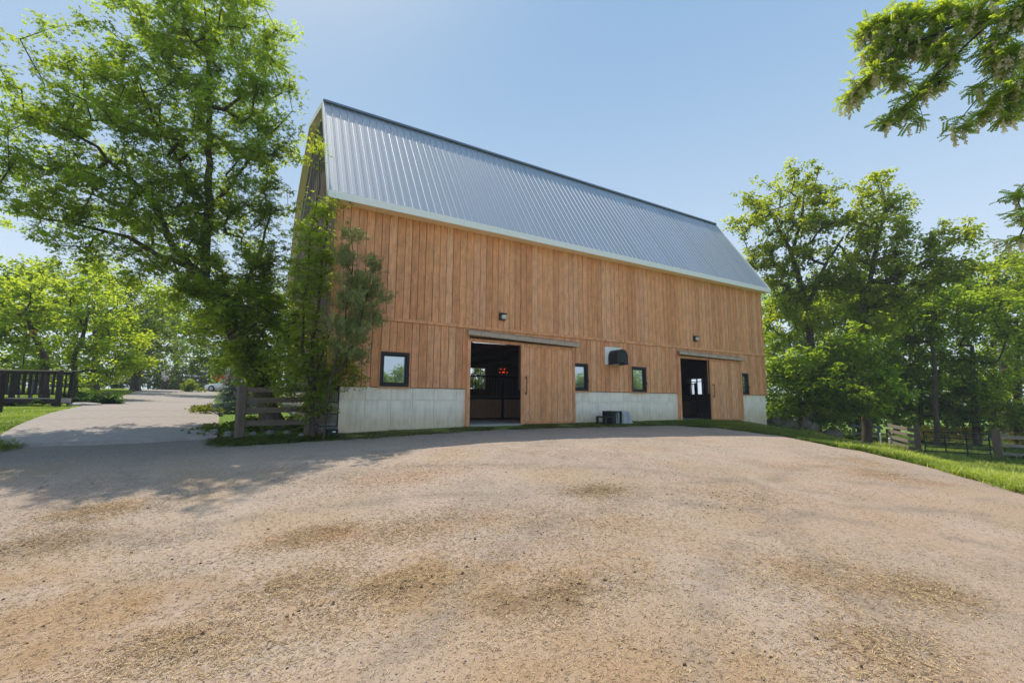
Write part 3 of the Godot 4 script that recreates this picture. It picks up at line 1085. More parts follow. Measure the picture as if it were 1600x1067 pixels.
	for si in 4:
		var a: Vector2 = slopes[si][0]
		var b: Vector2 = slopes[si][1]
		var dir := (b - a).normalized()
		var up := Vector3(0, dir.y, dir.x)
		var xd := Vector3.RIGHT
		var out := xd.cross(up)
		if out.y < 0:
			xd = -xd
			out = -out
		var ln := a.distance_to(b) + 0.02
		var shape := MB.new()
		var prof := []
		for k in 5:
			var px := pw * k / 4.0
			if k < 4:
				prof.append_array([Vector2(px, 0.002), Vector2(px + 0.012, 0.024), Vector2(px + 0.032, 0.024), Vector2(px + 0.048, 0.002)])
				prof.append_array([Vector2(px + pw * 0.145, 0.002), Vector2(px + pw * 0.145 + 0.006, 0.006), Vector2(px + pw * 0.145 + 0.016, 0.006), Vector2(px + pw * 0.145 + 0.022, 0.002)])
			else:
				prof.append(Vector2(px, 0.002))
		for i in prof.size() - 1:
			var p: Vector2 = prof[i]
			var q: Vector2 = prof[i + 1]
			shape.quad(Vector3(p.x, 0, p.y), Vector3(q.x, 0, q.y), Vector3(q.x, ln, q.y), Vector3(p.x, ln, p.y))
		var pm := shape.mesh()
		for k in np:
			var px := -0.29 + pw * (k if xd.x > 0 else k + 1)
			var w1 := 0.0016 * rng.randf_range(-1, 1)
			var bs2 := Basis(xd, up, out) * Basis(Vector3.UP, w1 * 3.0)
			part(roof, "roof_sheet", pm, M["roof%d" % (rng.randi() % 4)], Transform3D(bs2, Vector3(px, a.y, a.x) + out * (-0.035 + 0.0004 * (k % 2))))
	var fl := MB.new()
	for q in [KNEE, Vector2(2 * RIDGE.x - KNEE.x, KNEE.y), RIDGE]:
		fl.box(Vector3(L * 0.5, q.y - 0.03, q.x + (0.03 if q.x > -3.0 else 0.0)), Vector3(L + 0.6, 0.065, 0.09), Basis(Vector3.RIGHT, 0.0), 0.02)
	part(roof, "flashing", fl.mesh(), M.flashing)
	x = -0.31
	while x < L + 0.3:
		var w := minf(3.66, L + 0.31 - x)
		bpart(barn, "fascia_board", M.white_trim, Vector3(x + w * 0.5, 6.675, 0.375), Vector3(w - 0.004, 0.19, 0.03))
		x += w
	var sf := MB.new()
	for k in 61:
		sf.box(Vector3(-0.15 + k * 0.31, 6.605, 0.19), Vector3(0.303, 0.02, 0.34))
	part(barn, "soffit", sf.mesh(), M.soffit)
	for gx in [-0.30, L + 0.30]:
		var inn: float = 0.15 if gx < 0 else -0.15
		for s in slopes:
			var a: Vector2 = s[0]
			var b: Vector2 = s[1]
			var dir := (b - a).normalized()
			var nrm := Vector2(-dir.y, dir.x)
			if nrm.y < 0:
				nrm = -nrm
			var a2 := a - nrm * 0.10
			var b2 := b - nrm * 0.10
			var t := MB.new()
			t.beam(Vector3(gx, a2.y, a2.x), Vector3(gx, b2.y, b2.x), 0.19, 0.025, Vector3.RIGHT)
			part(barn, "rake_board", t.mesh(), M.white_trim)
			var a3 := a - nrm * 0.17
			var b3 := b - nrm * 0.17
			var u := MB.new()
			u.beam(Vector3(gx + inn, a3.y, a3.x), Vector3(gx + inn, b3.y, b3.x), 0.02, 0.27, Vector3.RIGHT)
			part(barn, "rake_soffit", u.mesh(), M.soffit)
	# inside: floor, loft, stall fronts
	bpart(barn, "floor", M.slab, Vector3(L * 0.5, 0.86, -6.2), Vector3(L - 0.4, 0.16, 12.1))
	bpart(barn, "loft_floor", M.dark_wood, Vector3(L * 0.5, 3.83, -6.25), Vector3(L - 0.3, 0.10, 12.1))
	for k in 9:
		bpart(barn, "joist", M.dark_wood, Vector3(1.2 + k * 2.0, 3.68, -6.25), Vector3(0.12, 0.2, 12.0))
	bpart(barn, "threshold", M.slab, Vector3(4.62, 0.88, -0.02), Vector3(1.7, 0.13, 0.34))
	bpart(barn, "threshold", M.slab, Vector3(13.5, 0.885, -0.02), Vector3(1.76, 0.13, 0.34))
	for q in [[5.0, 9.2], [13.6, 17.9]]:
		var front := MeshInstance3D.new()
		front.name = numbered(barn, "stall_front")
		var fm := MB.new()
		fm.box(Vector3((q[0] + q[1]) * 0.5, 1.72, -3.3), Vector3(q[1] - q[0], 0.07, 0.12))
		fm.box(Vector3((q[0] + q[1]) * 0.5, 0.97, -3.3), Vector3(q[1] - q[0], 0.06, 0.10))
		front.mesh = fm.mesh()
		front.material_override = M.iron
		barn.add_child(front)
		var bx: float = q[0]
		while bx < q[1]:
			bpart(front, "stall_board", M.stall_wood, Vector3(bx + 0.07, 1.34, -3.3), Vector3(0.132, 0.68, 0.04))
			bx += 0.14
		for px in [q[0], q[0] + 1.72, q[0] + 3.0, q[1]]:
			bpart(front, "stall_post", M.iron, Vector3(px, 1.75, -3.3), Vector3(0.09, 1.7, 0.11))
		bx = q[0] + 0.1
		while bx < q[1] - 0.1:
			var bar := MB.new()
			bar.tube([Vector3(bx, 1.75, -3.3), Vector3(bx, 2.5, -3.3)], [0.011, 0.011], 5)
			part(front, "stall_bar", bar.mesh(), M.iron)
			bx += 0.12
		bpart(front, "top_rail", M.iron, Vector3((q[0] + q[1]) * 0.5, 2.53, -3.3), Vector3(q[1] - q[0], 0.05, 0.06))
	bpart(barn, "aisle_post", M.old_wood, Vector3(14.55, 2.3, -1.6), Vector3(0.2, 2.8, 0.2))
	var gw := MB.new()
	for z in [-3.13, -3.52, -3.92]:
		gw.box(Vector3(L - 0.02, 2.42, z), Vector3(0.06, 0.86, 0.05))
	for y in [2.02, 2.68, 2.83]:
		gw.box(Vector3(L - 0.02, y, -3.52), Vector3(0.06, 0.04, 0.8))
	part(barn, "gable_window_frame", gw.mesh(), M.white_trim)
	# doors
	for q in [[3.67, 0.80], [12.54, 0.84]]:
		bpart(barn, "door_jamb", M.siding1, Vector3(q[0] + 0.05, 2.06, 0.05), Vector3(0.10, 2.55, 0.14), Basis(), 0.006)
	for q in [[3.76, 5.5], [12.6, 14.4]]:
		bpart(barn, "door_lintel", M.siding2, Vector3((q[0] + q[1]) * 0.5, 3.355, 0.02), Vector3(q[1] - q[0], 0.09, 0.10))
	sliding_door(barn, 5.47, 7.53, 0.925, 3.36, 0.0, true)
	sliding_door(barn, 14.38, 16.50, 0.90, 3.37, -0.004, false)
	for q in [[3.66, 7.70, 3.575, 3.475], [12.55, 16.62, 3.535, 3.47]]:
		var hx: float = (q[0] + q[1]) * 0.5
		var ang := atan2(q[3] - q[2], q[1] - q[0])
		bpart(barn, "track_cover", M.grey_wood, Vector3(hx, (q[2] + q[3]) * 0.5 - 0.03, 0.17), Vector3(q[1] - q[0], 0.13, 0.035), Basis(Vector3(0, 0, 1), ang) * Basis(Vector3.RIGHT, -0.2), 0.006)
		bpart(barn, "track_top", M.grey_wood, Vector3(hx, (q[2] + q[3]) * 0.5 + 0.045, 0.10), Vector3(q[1] - q[0], 0.03, 0.15), Basis(Vector3(0, 0, 1), ang) * Basis(Vector3.RIGHT, 0.45))
		var tr := MB.new()
		tr.tube([Vector3(q[0] + 0.1, 3.43, 0.10), Vector3(q[1] - 0.1, 3.40, 0.10)], [0.018, 0.018], 6)
		part(barn, "door_track", tr.mesh(), M.iron)
	window(barn, 1.23, 2.0, 1.965, 2.87)
	window(barn, 7.37, 8.13, 1.965, 2.87)
	window(barn, 10.11, 10.85, 1.965, 2.87)
	window(barn, 16.29, 17.03, 1.965, 2.87)
	# two wall lamps above the doors
	for lx in [4.82, 13.66]:
		var h := MB.new()
		h.box(Vector3(lx - 0.075, 4.13, 0.075), Vector3(0.07, 0.19, 0.09), Basis(), 0.02)
		h.box(Vector3(lx, 4.225, 0.10), Vector3(0.22, 0.022, 0.14))
		h.box(Vector3(lx, 4.04, 0.075), Vector3(0.20, 0.02, 0.09))
		h.tube([Vector3(lx - 0.07, 4.23, 0.06), Vector3(lx - 0.08, 4.36, 0.045)], [0.006, 0.006], 5)
		var lamp := part(barn, "wall_lamp", h.mesh(), M.bronze)
		var g := MB.new()
		g.ball(Vector3(lx + 0.03, 4.13, 0.09), Vector3(0.085, 0.078, 0.075), 12, 8)
		part(lamp, "lens", g.mesh(), M.lens)
	# fan hood on its white board
	bpart(barn, "vent_board", M.white_trim, Vector3(9.26, 3.19, 0.05), Vector3(0.74, 0.62, 0.03))
	var hood := MB.new()
	var arch := []
	for k in 15:
		var t := PI * (1.0 - k / 14.0)
		var cx := cos(t)
		var sy := sin(t)
		arch.append(Vector2(9.27 + signf(cx) * pow(absf(cx), 0.75) * 0.25, 3.06 + pow(maxf(sy, 0.0), 0.75) * 0.33))
	arch.push_front(Vector2(9.02, 2.89))
	arch.append(Vector2(9.52, 2.89))
	var back := []
	var front := []
	for p: Vector2 in arch:
		back.append(Vector3(p.x, p.y, 0.06))
		front.append(Vector3(p.x, p.y, 0.50))
	hood.grid([front, back])
	for k in arch.size() - 1:
		hood.tri(Vector3(9.27, 2.95, 0.50), front[k + 1], front[k])
	hood.beam(Vector3(9.01, 2.885, 0.51), Vector3(9.53, 2.885, 0.51), 0.025, 0.025)
	hood.beam(Vector3(9.015, 2.885, 0.06), Vector3(9.015, 2.885, 0.51), 0.022, 0.022)
	hood.beam(Vector3(9.525, 2.885, 0.06), Vector3(9.525, 2.885, 0.51), 0.022, 0.022)
	part(barn, "vent_hood", hood.mesh(), M.black_plastic)
	# service cable down the gable
	var cb := MB.new()
	cb.tube([Vector3(-0.33, 10.0, -2.1), Vector3(-0.36, 8.2, -5.6), Vector3(-0.4, 6.2, -9.4)], [0.016, 0.016, 0.016], 5)
	part(barn, "service_cable", cb.mesh(), M.galvanised)


# ---------------------------------------------------------------- ground
func axis(lo: float, hi: float, fine0: float, fine1: float, step: float) -> PackedFloat32Array:
	var a := PackedFloat32Array()
	var x := fine0
	var s := step
	while x > lo:
		s = minf(s * 1.25, 40.0)
		x -= s
		a.append(x)
	a.reverse()
	x = fine0
	while x < fine1 - 0.01:
		a.append(x)
		x += step
	s = step
	while x < hi:
		a.append(x)
		s = minf(s * 1.25, 40.0)
		x += s
	a.append(x)
	return a


func cut_sheet(xs: PackedFloat32Array, zs: PackedFloat32Array, height: Callable, keep: Callable, color: Callable) -> ArrayMesh:
	# a sheet over the grid, cut where keep() turns negative; welded and smooth
	var mb := MB.new()
	var nx := xs.size()
	var nz := zs.size()
	var ids := PackedInt32Array()
	ids.resize(nx * nz)
	var kv := PackedFloat32Array()
	kv.resize(nx * nz)
	for j in nz:
		for i in nx:
			var k := j * nx + i
			kv[k] = keep.call(xs[i], zs[j])
			ids[k] = -1
			if kv[k] > -2.5:
				ids[k] = mb.v.size()
				mb.v.append(Vector3(xs[i], height.call(xs[i], zs[j]), zs[j]))
				mb.uv.append(Vector2(xs[i], zs[j]))
				mb.c.append(color.call(xs[i], zs[j]))
				mb.n.append(Vector3.ZERO)
	var edge := {}
	for j in nz - 1:
		for i in nx - 1:
			var q := [j * nx + i, j * nx + i + 1, (j + 1) * nx + i + 1, (j + 1) * nx + i]
			for t in [[q[0], q[1], q[2]], [q[0], q[2], q[3]]]:
				var ins := []
				for k in 3:
					var a: int = t[k]
					var b: int = t[(k + 1) % 3]
					if kv[a] >= 0:
						ins.append(ids[a])
					if (kv[a] >= 0) != (kv[b] >= 0):
						var key := mini(a, b) * 100000000 + maxi(a, b)
						if not edge.has(key):
							var w := kv[a] / (kv[a] - kv[b])
							if ids[a] < 0 or ids[b] < 0:
								continue
							var p := mb.v[ids[a]].lerp(mb.v[ids[b]], w)
							edge[key] = mb.v.size()
							mb.v.append(p)
							mb.uv.append(Vector2(p.x, p.z))
							mb.c.append(mb.c[ids[a]].lerp(mb.c[ids[b]], w))
							mb.n.append(Vector3.ZERO)
						ins.append(edge[key])
				for k in range(1, ins.size() - 1):
					mb.ix.append_array([ins[0], ins[k], ins[k + 1]])
					var nn := (mb.v[ins[k + 1]] - mb.v[ins[0]]).cross(mb.v[ins[k]] - mb.v[ins[0]])
					for e in [ins[0], ins[k], ins[k + 1]]:
						mb.n[e] += nn
	for i in mb.n.size():
		mb.n[i] = mb.n[i].normalized() if mb.n[i].length_squared() > 0 else Vector3.UP
	return mb.mesh()


# litter in the yard: x, z, half sizes, turn, kind (0 straw, 1 dung, 2 rust earth, 3 grey gravel, 4 pale dust), strength
var PATCH := [[-0.35, 8.35, 1.6, 0.42, 0.42, 0, 0.9], [0.45, 8.95, 0.75, 0.2, 0.35, 1, 0.75], [-0.75, 8.25, 0.7, 0.13, 0.5, 1, 0.6], [-2.9, 7.3, 1.3, 0.75, 0.3, 0, 0.75], [-3.3, 5.6, 0.55, 0.4, 0.3, 1, 0.5], [-3.12, 4.75, 0.7, 0.35, 0.2, 0, 0.7],
	[-1.05, 6.8, 0.45, 0.16, 0.3, 2, 0.85], [-1.3, 7.75, 0.5, 0.14, 0.4, 1, 0.45], [3.2, 10.15, 0.55, 0.22, 0.6, 1, 0.55], [2.6, 9.6, 0.9, 0.4, 0.6, 0, 0.45], [4.2, 7.95, 1.2, 0.5, 0.6, 0, 0.3], [10.1, 7.5, 1.3, 0.35, 0.55, 1, 0.45], [9.2, 7.0, 2.0, 0.6, 0.5, 2, 0.35], [11.6, 6.2, 1.6, 0.5, 0.5, 2, 0.3],
	[-2.35, 6.1, 0.6, 0.2, 0.3, 3, 0.5], [1.0, 6.6, 2.4, 0.6, 0.35, 3, 0.35], [3.6, 6.0, 2.6, 0.7, 0.5, 3, 0.3], [0.6, 7.7, 1.2, 0.2, 0.4, 4, 0.5], [-1.9, 7.0, 0.8, 0.25, 0.3, 4, 0.45], [-1.6, 8.6, 0.5, 0.2, 0.4, 4, 0.5], [1.6, 8.0, 1.5, 0.3, 0.5, 0, 0.35], [0.5, 10.0, 1.5, 0.4, 0.4, 0, 0.5], [1.8, 10.4, 0.6, 0.3, 0.5, 1, 0.4],
	[-0.2, 7.2, 0.7, 0.25, 0.35, 2, 0.3], [0.2, 5.2, 1.2, 0.3, 0.3, 2, 0.28], [2.4, 7.1, 0.5, 0.12, 0.5, 1, 0.4], [-2.0, 8.2, 0.6, 0.2, 0.4, 1, 0.35], [-4.0, 3.2, 1.5, 0.5, 0.1, 3, 0.3], [6.5, 4.5, 3.0, 0.6, 0.4, 4, 0.25]]
var n1 := FastNoiseLite.new()
var n2 := FastNoiseLite.new()


func in_patch(p: Array, x: float, z: float) -> float:
	var dx: float = x - p[0]
	var dz: float = z - p[1]
	var c := cos(p[4])
	var s := sin(p[4])
	var u: float = (dx * c + dz * s) / p[2]
	var w: float = (-dx * s + dz * c) / p[3]
	var d := sqrt(u * u + w * w) + 0.9 * n1.get_noise_2d(x * 3.0, z * 3.0) + 0.7 * n2.get_noise_2d(x * 2.0, z * 2.0) + 0.7 * n1.get_noise_2d(x * 13.0, z * 13.0)
	return clampf((1.1 - d) / 0.9, 0, 1) * p[6]


func yard_color(x: float, z: float) -> Color:
	var a := n1.get_noise_2d(x * 0.5, z * 0.5)
	var b := n2.get_noise_2d(x, z)
	var c := Color(0.56, 0.445, 0.37)
	c = c.lerp(Color(0.50, 0.425, 0.36), clampf(0.5 + a * 1.6, 0, 1) * 0.7)
	c = c.lerp(Color(0.50, 0.375, 0.255), clampf(b * 1.8, 0, 1) * 0.7)
	c = c.lerp(Color(0.33, 0.27, 0.215), clampf(-b * 1.4 - 0.1 + 0.6 * n1.get_noise_2d(x * 4.0, z * 4.0), 0, 1) * 0.6)
	var near := clampf((z - 5.5) / 4.0, 0, 1)
	c = c.lerp(Color(0.49, 0.36, 0.255), near * 0.7 * clampf(0.6 + 1.2 * n2.get_noise_2d(x * 1.7 + 9.0, z * 1.7), 0, 1))
	for p in PATCH:
		if absf(x - p[0]) < p[2] * 1.9 + 0.2 and absf(z - p[1]) < p[2] * 1.9 + 0.2:
			var t := in_patch(p, x, z)
			if t > 0:
				c = c.lerp([Color(0.44, 0.29, 0.15), Color(0.27, 0.19, 0.125), Color(0.52, 0.27, 0.15), Color(0.34, 0.31, 0.29), Color(0.50, 0.46, 0.41)][p[5]], t * 0.9)
	# wheel tracks swinging round to the doors
	for q in [[4.5, 16.0, 7.3], [4.5, 16.0, 8.8], [-4.0, 18.5, 12.9], [-4.0, 18.5, 14.4], [9.0, 15.0, 8.2]]:
		var rr := absf(Vector2(x - q[0], z - q[1]).length() - q[2] + 0.25 * a)
		c = c.lerp(Color(0.36, 0.30, 0.25), clampf(1.0 - rr / 0.2, 0, 1) * clampf(0.5 + 1.3 * n1.get_noise_2d(x * 3.0 + 7.0, z * 3.0), 0, 0.8))
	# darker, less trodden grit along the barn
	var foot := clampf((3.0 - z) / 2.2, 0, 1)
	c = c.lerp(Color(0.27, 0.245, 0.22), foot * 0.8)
	return c


func yard_height(x: float, z: float) -> float:
	var s := sdf(Vector2(x, z), YARD)
	var y := gh(x, z) + 0.012 * n2.get_noise_2d(x * 2.0, z * 2.0) + 0.010 * n1.get_noise_2d(x * 9.0, z * 9.0)
	for p in PATCH:
		if p[5] < 2 and absf(x - p[0]) < p[2] * 1.9 and absf(z - p[1]) < p[2] * 1.9:
			y += in_patch(p, x, z) * (0.012 + 0.018 * maxf(0.0, n1.get_noise_2d(x * 14.0, z * 14.0)))
	return y - 0.05 * clampf((s + 0.30) / 0.4, 0, 1)


const LEFT := [Vector2(-5.8, -0.35), Vector2(-6.35, -3.5), Vector2(-6.9, -7.5), Vector2(-8.0, -21.4), Vector2(-9.3, -34), Vector2(-10.8, -47), Vector2(-12.5, -64)]
const RIGHT := [Vector2(-2.2, -0.3), Vector2(-2.35, -5), Vector2(-2.9, -13.5), Vector2(-3.4, -24), Vector2(-3.7, -36), Vector2(-4.2, -50), Vector2(-5.0, -64)]


func along(line: Array, z: float) -> float:
	for i in line.size() - 1:
		if z <= line[i].y and z >= line[i + 1].y:
			return lerpf(line[i].x, line[i + 1].x, (line[i].y - z) / (line[i].y - line[i + 1].y))
	return line[0].x if z > line[0].y else line[line.size() - 1].x


func on_drive(x: float, z: float) -> bool:
	return z < -0.25 and z > -64 and x > along(LEFT, z) + 0.02 and x < along(RIGHT, z) - 0.02


func build_ground() -> void:
	var gx := axis(-420, 420, -16, 32, 0.5)
	var gz := axis(-420, 300, -20, 15, 0.5)
	var h := func(x: float, z: float) -> float: return gh(x, z) - (clampf(sdf(Vector2(x, z), YARD) * -0.2, 0, 0.1) if absf(x) < 30 and absf(z) < 30 else 0.0) - (0.35 if x > 0.25 and x < 18.0 and z < -0.2 and z > -12.2 else 0.0) - (0.12 if on_drive(x + 0.3, z) and on_drive(x - 0.3, z) else 0.0)
	var keep := func(x: float, z: float) -> float: return minf(sdf(Vector2(x, z), YARD) + 0.45, 1.0)
	var tint := func(x: float, z: float) -> Color:
		var v := n1.get_noise_2d(x * 0.6, z * 0.6)
		var dry := clampf(1.0 - sdf(Vector2(x, z), YARD) * 1.2, 0, 1) if absf(x) < 30 and absf(z) < 30 else 0.0
		return Color(0.8, 0.95, 0.6).lerp(Color(1.0, 1.0, 0.75), clampf(0.5 + v, 0, 1)).lerp(Color(1.15, 0.72, 1.1), dry * 0.75)
	var o := part(self, "ground", cut_sheet(gx, gz, h, keep, tint), M.turf)
	tag(o, "grassy ground round the barn and the yard", "ground", "", "structure")
	var yx := axis(-14.3, 17.0, -6.0, 6.0, 0.085)
	var yz := axis(-0.9, 14.0, -0.8, 11.6, 0.085)
	var ykeep := func(x: float, z: float) -> float: return -sdf(Vector2(x, z), YARD) + 0.05
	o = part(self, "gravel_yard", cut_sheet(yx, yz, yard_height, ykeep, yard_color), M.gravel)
	tag(o, "beige gravel yard strewn with straw in front of the barn", "yard", "", "structure")
	# asphalt drive
	var mb := MB.new()
	var rows := []
	var z := -0.30
	while z > -64:
		var a := along(LEFT, z)
		var b := along(RIGHT, z)
		var row := []
		for k in 13:
			var t := k / 12.0
			var x := lerpf(a, b, t)
			var zz := z + (0.12 * sin(x * 1.3) if z > -0.31 else 0.0)
			row.append(Vector3(x, gh(x, zz) + 0.055 + 0.03 * sin(t * PI), zz))
		if z > -0.31:
			var lip := []
			for p in row:
				lip.append(p + Vector3(0, -0.16, 0.05))
			rows.append(lip)
			rows.append(row.map(func(p): return p + Vector3(0, 0, 0.01)))
		rows.append(row)
		z -= 0.5 if z > -6 else 1.5
	mb.grid(rows)
	for i in mb.v.size():
		mb.uv[i] = Vector2(mb.v[i].x, mb.v[i].z)
		if mb.n[i].y < 0:
			mb.n[i] = -mb.n[i]
	o = part(self, "asphalt_drive", mb.mesh(), M.asphalt)
	tag(o, "worn pale asphalt drive climbing away past the barn's left side", "driveway", "", "structure")
	var tarm := MB.new()
	for q in [[-17.2, 0.14], [-8.6, 0.05], [-5.2, 0.03], [-33.0, 0.2]]:
		var r0 := []
		var r1 := []
		for k in 17:
			var x := lerpf(along(LEFT, q[0]) + 0.1, along(RIGHT, q[0]) - 0.1, k / 16.0)
			var zz: float = q[0] + 0.12 * sin(x * 2.1 + q[0]) + 0.05 * sin(x * 7.0)
			var t := k / 16.0
			var y := gh(x, zz) + 0.062 + 0.03 * sin(t * PI)
			r0.append(Vector3(x, y, zz - q[1] * 0.5))
			r1.append(Vector3(x, y, zz + q[1] * 0.5))
		tarm.grid([r0, r1], false, true)
	part(o, "tar_seam", tarm.mesh(), M.tar)


# ---------------------------------------------------------------- small builders
func board_fence(called: String, label: String, posts: Array, ys: Array, ph: float, mt: Material, bw: float, group := "", pw := 0.14) -> Node3D:
	# posts: plan positions; ys: rail heights over the ground
	var p0 := Vector3(posts[0].x, gh(posts[0].x, posts[0].y), posts[0].y)
	var o := thing(called, label, "fence", p0, 0.0, group)
	for p: Vector3 in posts:
		var y := gh(p.x, p.y)
		if p.z > 0:
			bpart(o, "post", M.post_wood if mt == M.fence_grey else mt, Vector3(p.x, y + ph * p.z * 0.5 - 0.1, p.y) - p0, Vector3(pw, ph * p.z + 0.2, pw), Basis(Vector3(0, 0, 1), rng.randf_range(-0.04, 0.04)) * Basis(Vector3.UP, 0.3), 0.015)
	for i in posts.size() - 1:
		var a := Vector3(posts[i].x, gh(posts[i].x, posts[i].y), posts[i].y) - p0
		var b := Vector3(posts[i + 1].x, gh(posts[i + 1].x, posts[i + 1].y), posts[i + 1].y) - p0
		for y: float in ys:
			var mb := MB.new()
			mb.off = Vector2(rng.randf(), rng.randf())
			mb.beam(a + Vector3(0, y + rng.randf_range(-0.02, 0.02), 0.0), b + Vector3(0, y + rng.randf_range(-0.02, 0.02), 0.0), 0.04, bw * rng.randf_range(0.9, 1.1))
			part(o, "rail_board", mb.mesh(), mt)
	return o


func person(at: Vector3, turn: float) -> void:
	var o := thing("person", "person in pale shirt and dark trousers walking down the drive", "person", at, turn)
	var shirt := Color(0.62, 0.52, 0.54)
	var trou := Color(0.02, 0.02, 0.028)
	var skin := Color(0.45, 0.27, 0.19)
	var shoe := Color(0.03, 0.025, 0.02)
	var B := []
	var bone := func(a: Vector3, b: Vector3, ra: float, rb: float, c: Color) -> void: B.append([a, b, ra, rb, c])
	bone.call(Vector3(0, 0.98, 0), Vector3(0, 1.18, 0.0), 0.135, 0.13, shirt)
	bone.call(Vector3(-0.07, 1.32, 0), Vector3(0.07, 1.32, 0), 0.125, 0.125, shirt)
	bone.call(Vector3(-0.17, 1.40, 0), Vector3(0.17, 1.40, 0), 0.06, 0.06, shirt)
	bone.call(Vector3(0, 1.42, 0), Vector3(0, 1.52, 0.01), 0.05, 0.048, skin)
	bone.call(Vector3(0, 1.58, 0.02), Vector3(0, 1.65, 0.01), 0.075, 0.09, skin)
	bone.call(Vector3(0, 1.585, 0.09), Vector3(0, 1.60, 0.105), 0.016, 0.012, skin)
	for s in [-1.0, 1.0]:
		bone.call(Vector3(0.19 * s, 1.39, 0), Vector3(0.29 * s, 1.14, -0.02), 0.055, 0.045, shirt)
		bone.call(Vector3(0.29 * s, 1.14, -0.02), Vector3(0.14 * s, 1.05, 0.19), 0.042, 0.032, skin)
		bone.call(Vector3(0.14 * s, 1.05, 0.19), Vector3(0.08 * s, 1.05, 0.24), 0.034, 0.034, skin)
		for f in 4:
			bone.call(Vector3((0.09 - 0.01 * f) * s, 1.075 - 0.02 * f, 0.24), Vector3((0.03 - 0.004 * f) * s, 1.07 - 0.022 * f, 0.275 - 0.006 * f), 0.011, 0.009, skin)
		bone.call(Vector3(0.10 * s, 1.08, 0.225), Vector3(0.06 * s, 1.115, 0.25), 0.012, 0.010, skin)
		var st: float = 0.13 * s
		bone.call(Vector3(0.085 * s, 0.93, 0), Vector3(0.095 * s, 0.50, 0.02 + st), 0.098, 0.068, trou)
		bone.call(Vector3(0.095 * s, 0.50, 0.02 + st), Vector3(0.10 * s, 0.09, -0.03 + st * (1.2 if s > 0 else 2.2)), 0.064, 0.048, trou)
		bone.call(Vector3(0.10 * s, 0.05, -0.04 + st * (1.2 if s > 0 else 2.2)), Vector3(0.115 * s, 0.035, 0.14 + st * (1.2 if s > 0 else 2.2)), 0.048, 0.036, shoe)
	part(o, "body", nets(B, 0.022, 0.03, Vector3(-0.40, -0.02, -0.42), Vector3(0.40, 1.78, 0.44)), M.skin_cloth)
	var h := MB.new()
	h.ball(Vector3(0, 1.675, -0.012), Vector3(0.095, 0.085, 0.105), 12, 8, 0.1)
	part(o, "hair", h.mesh(), M.hair)


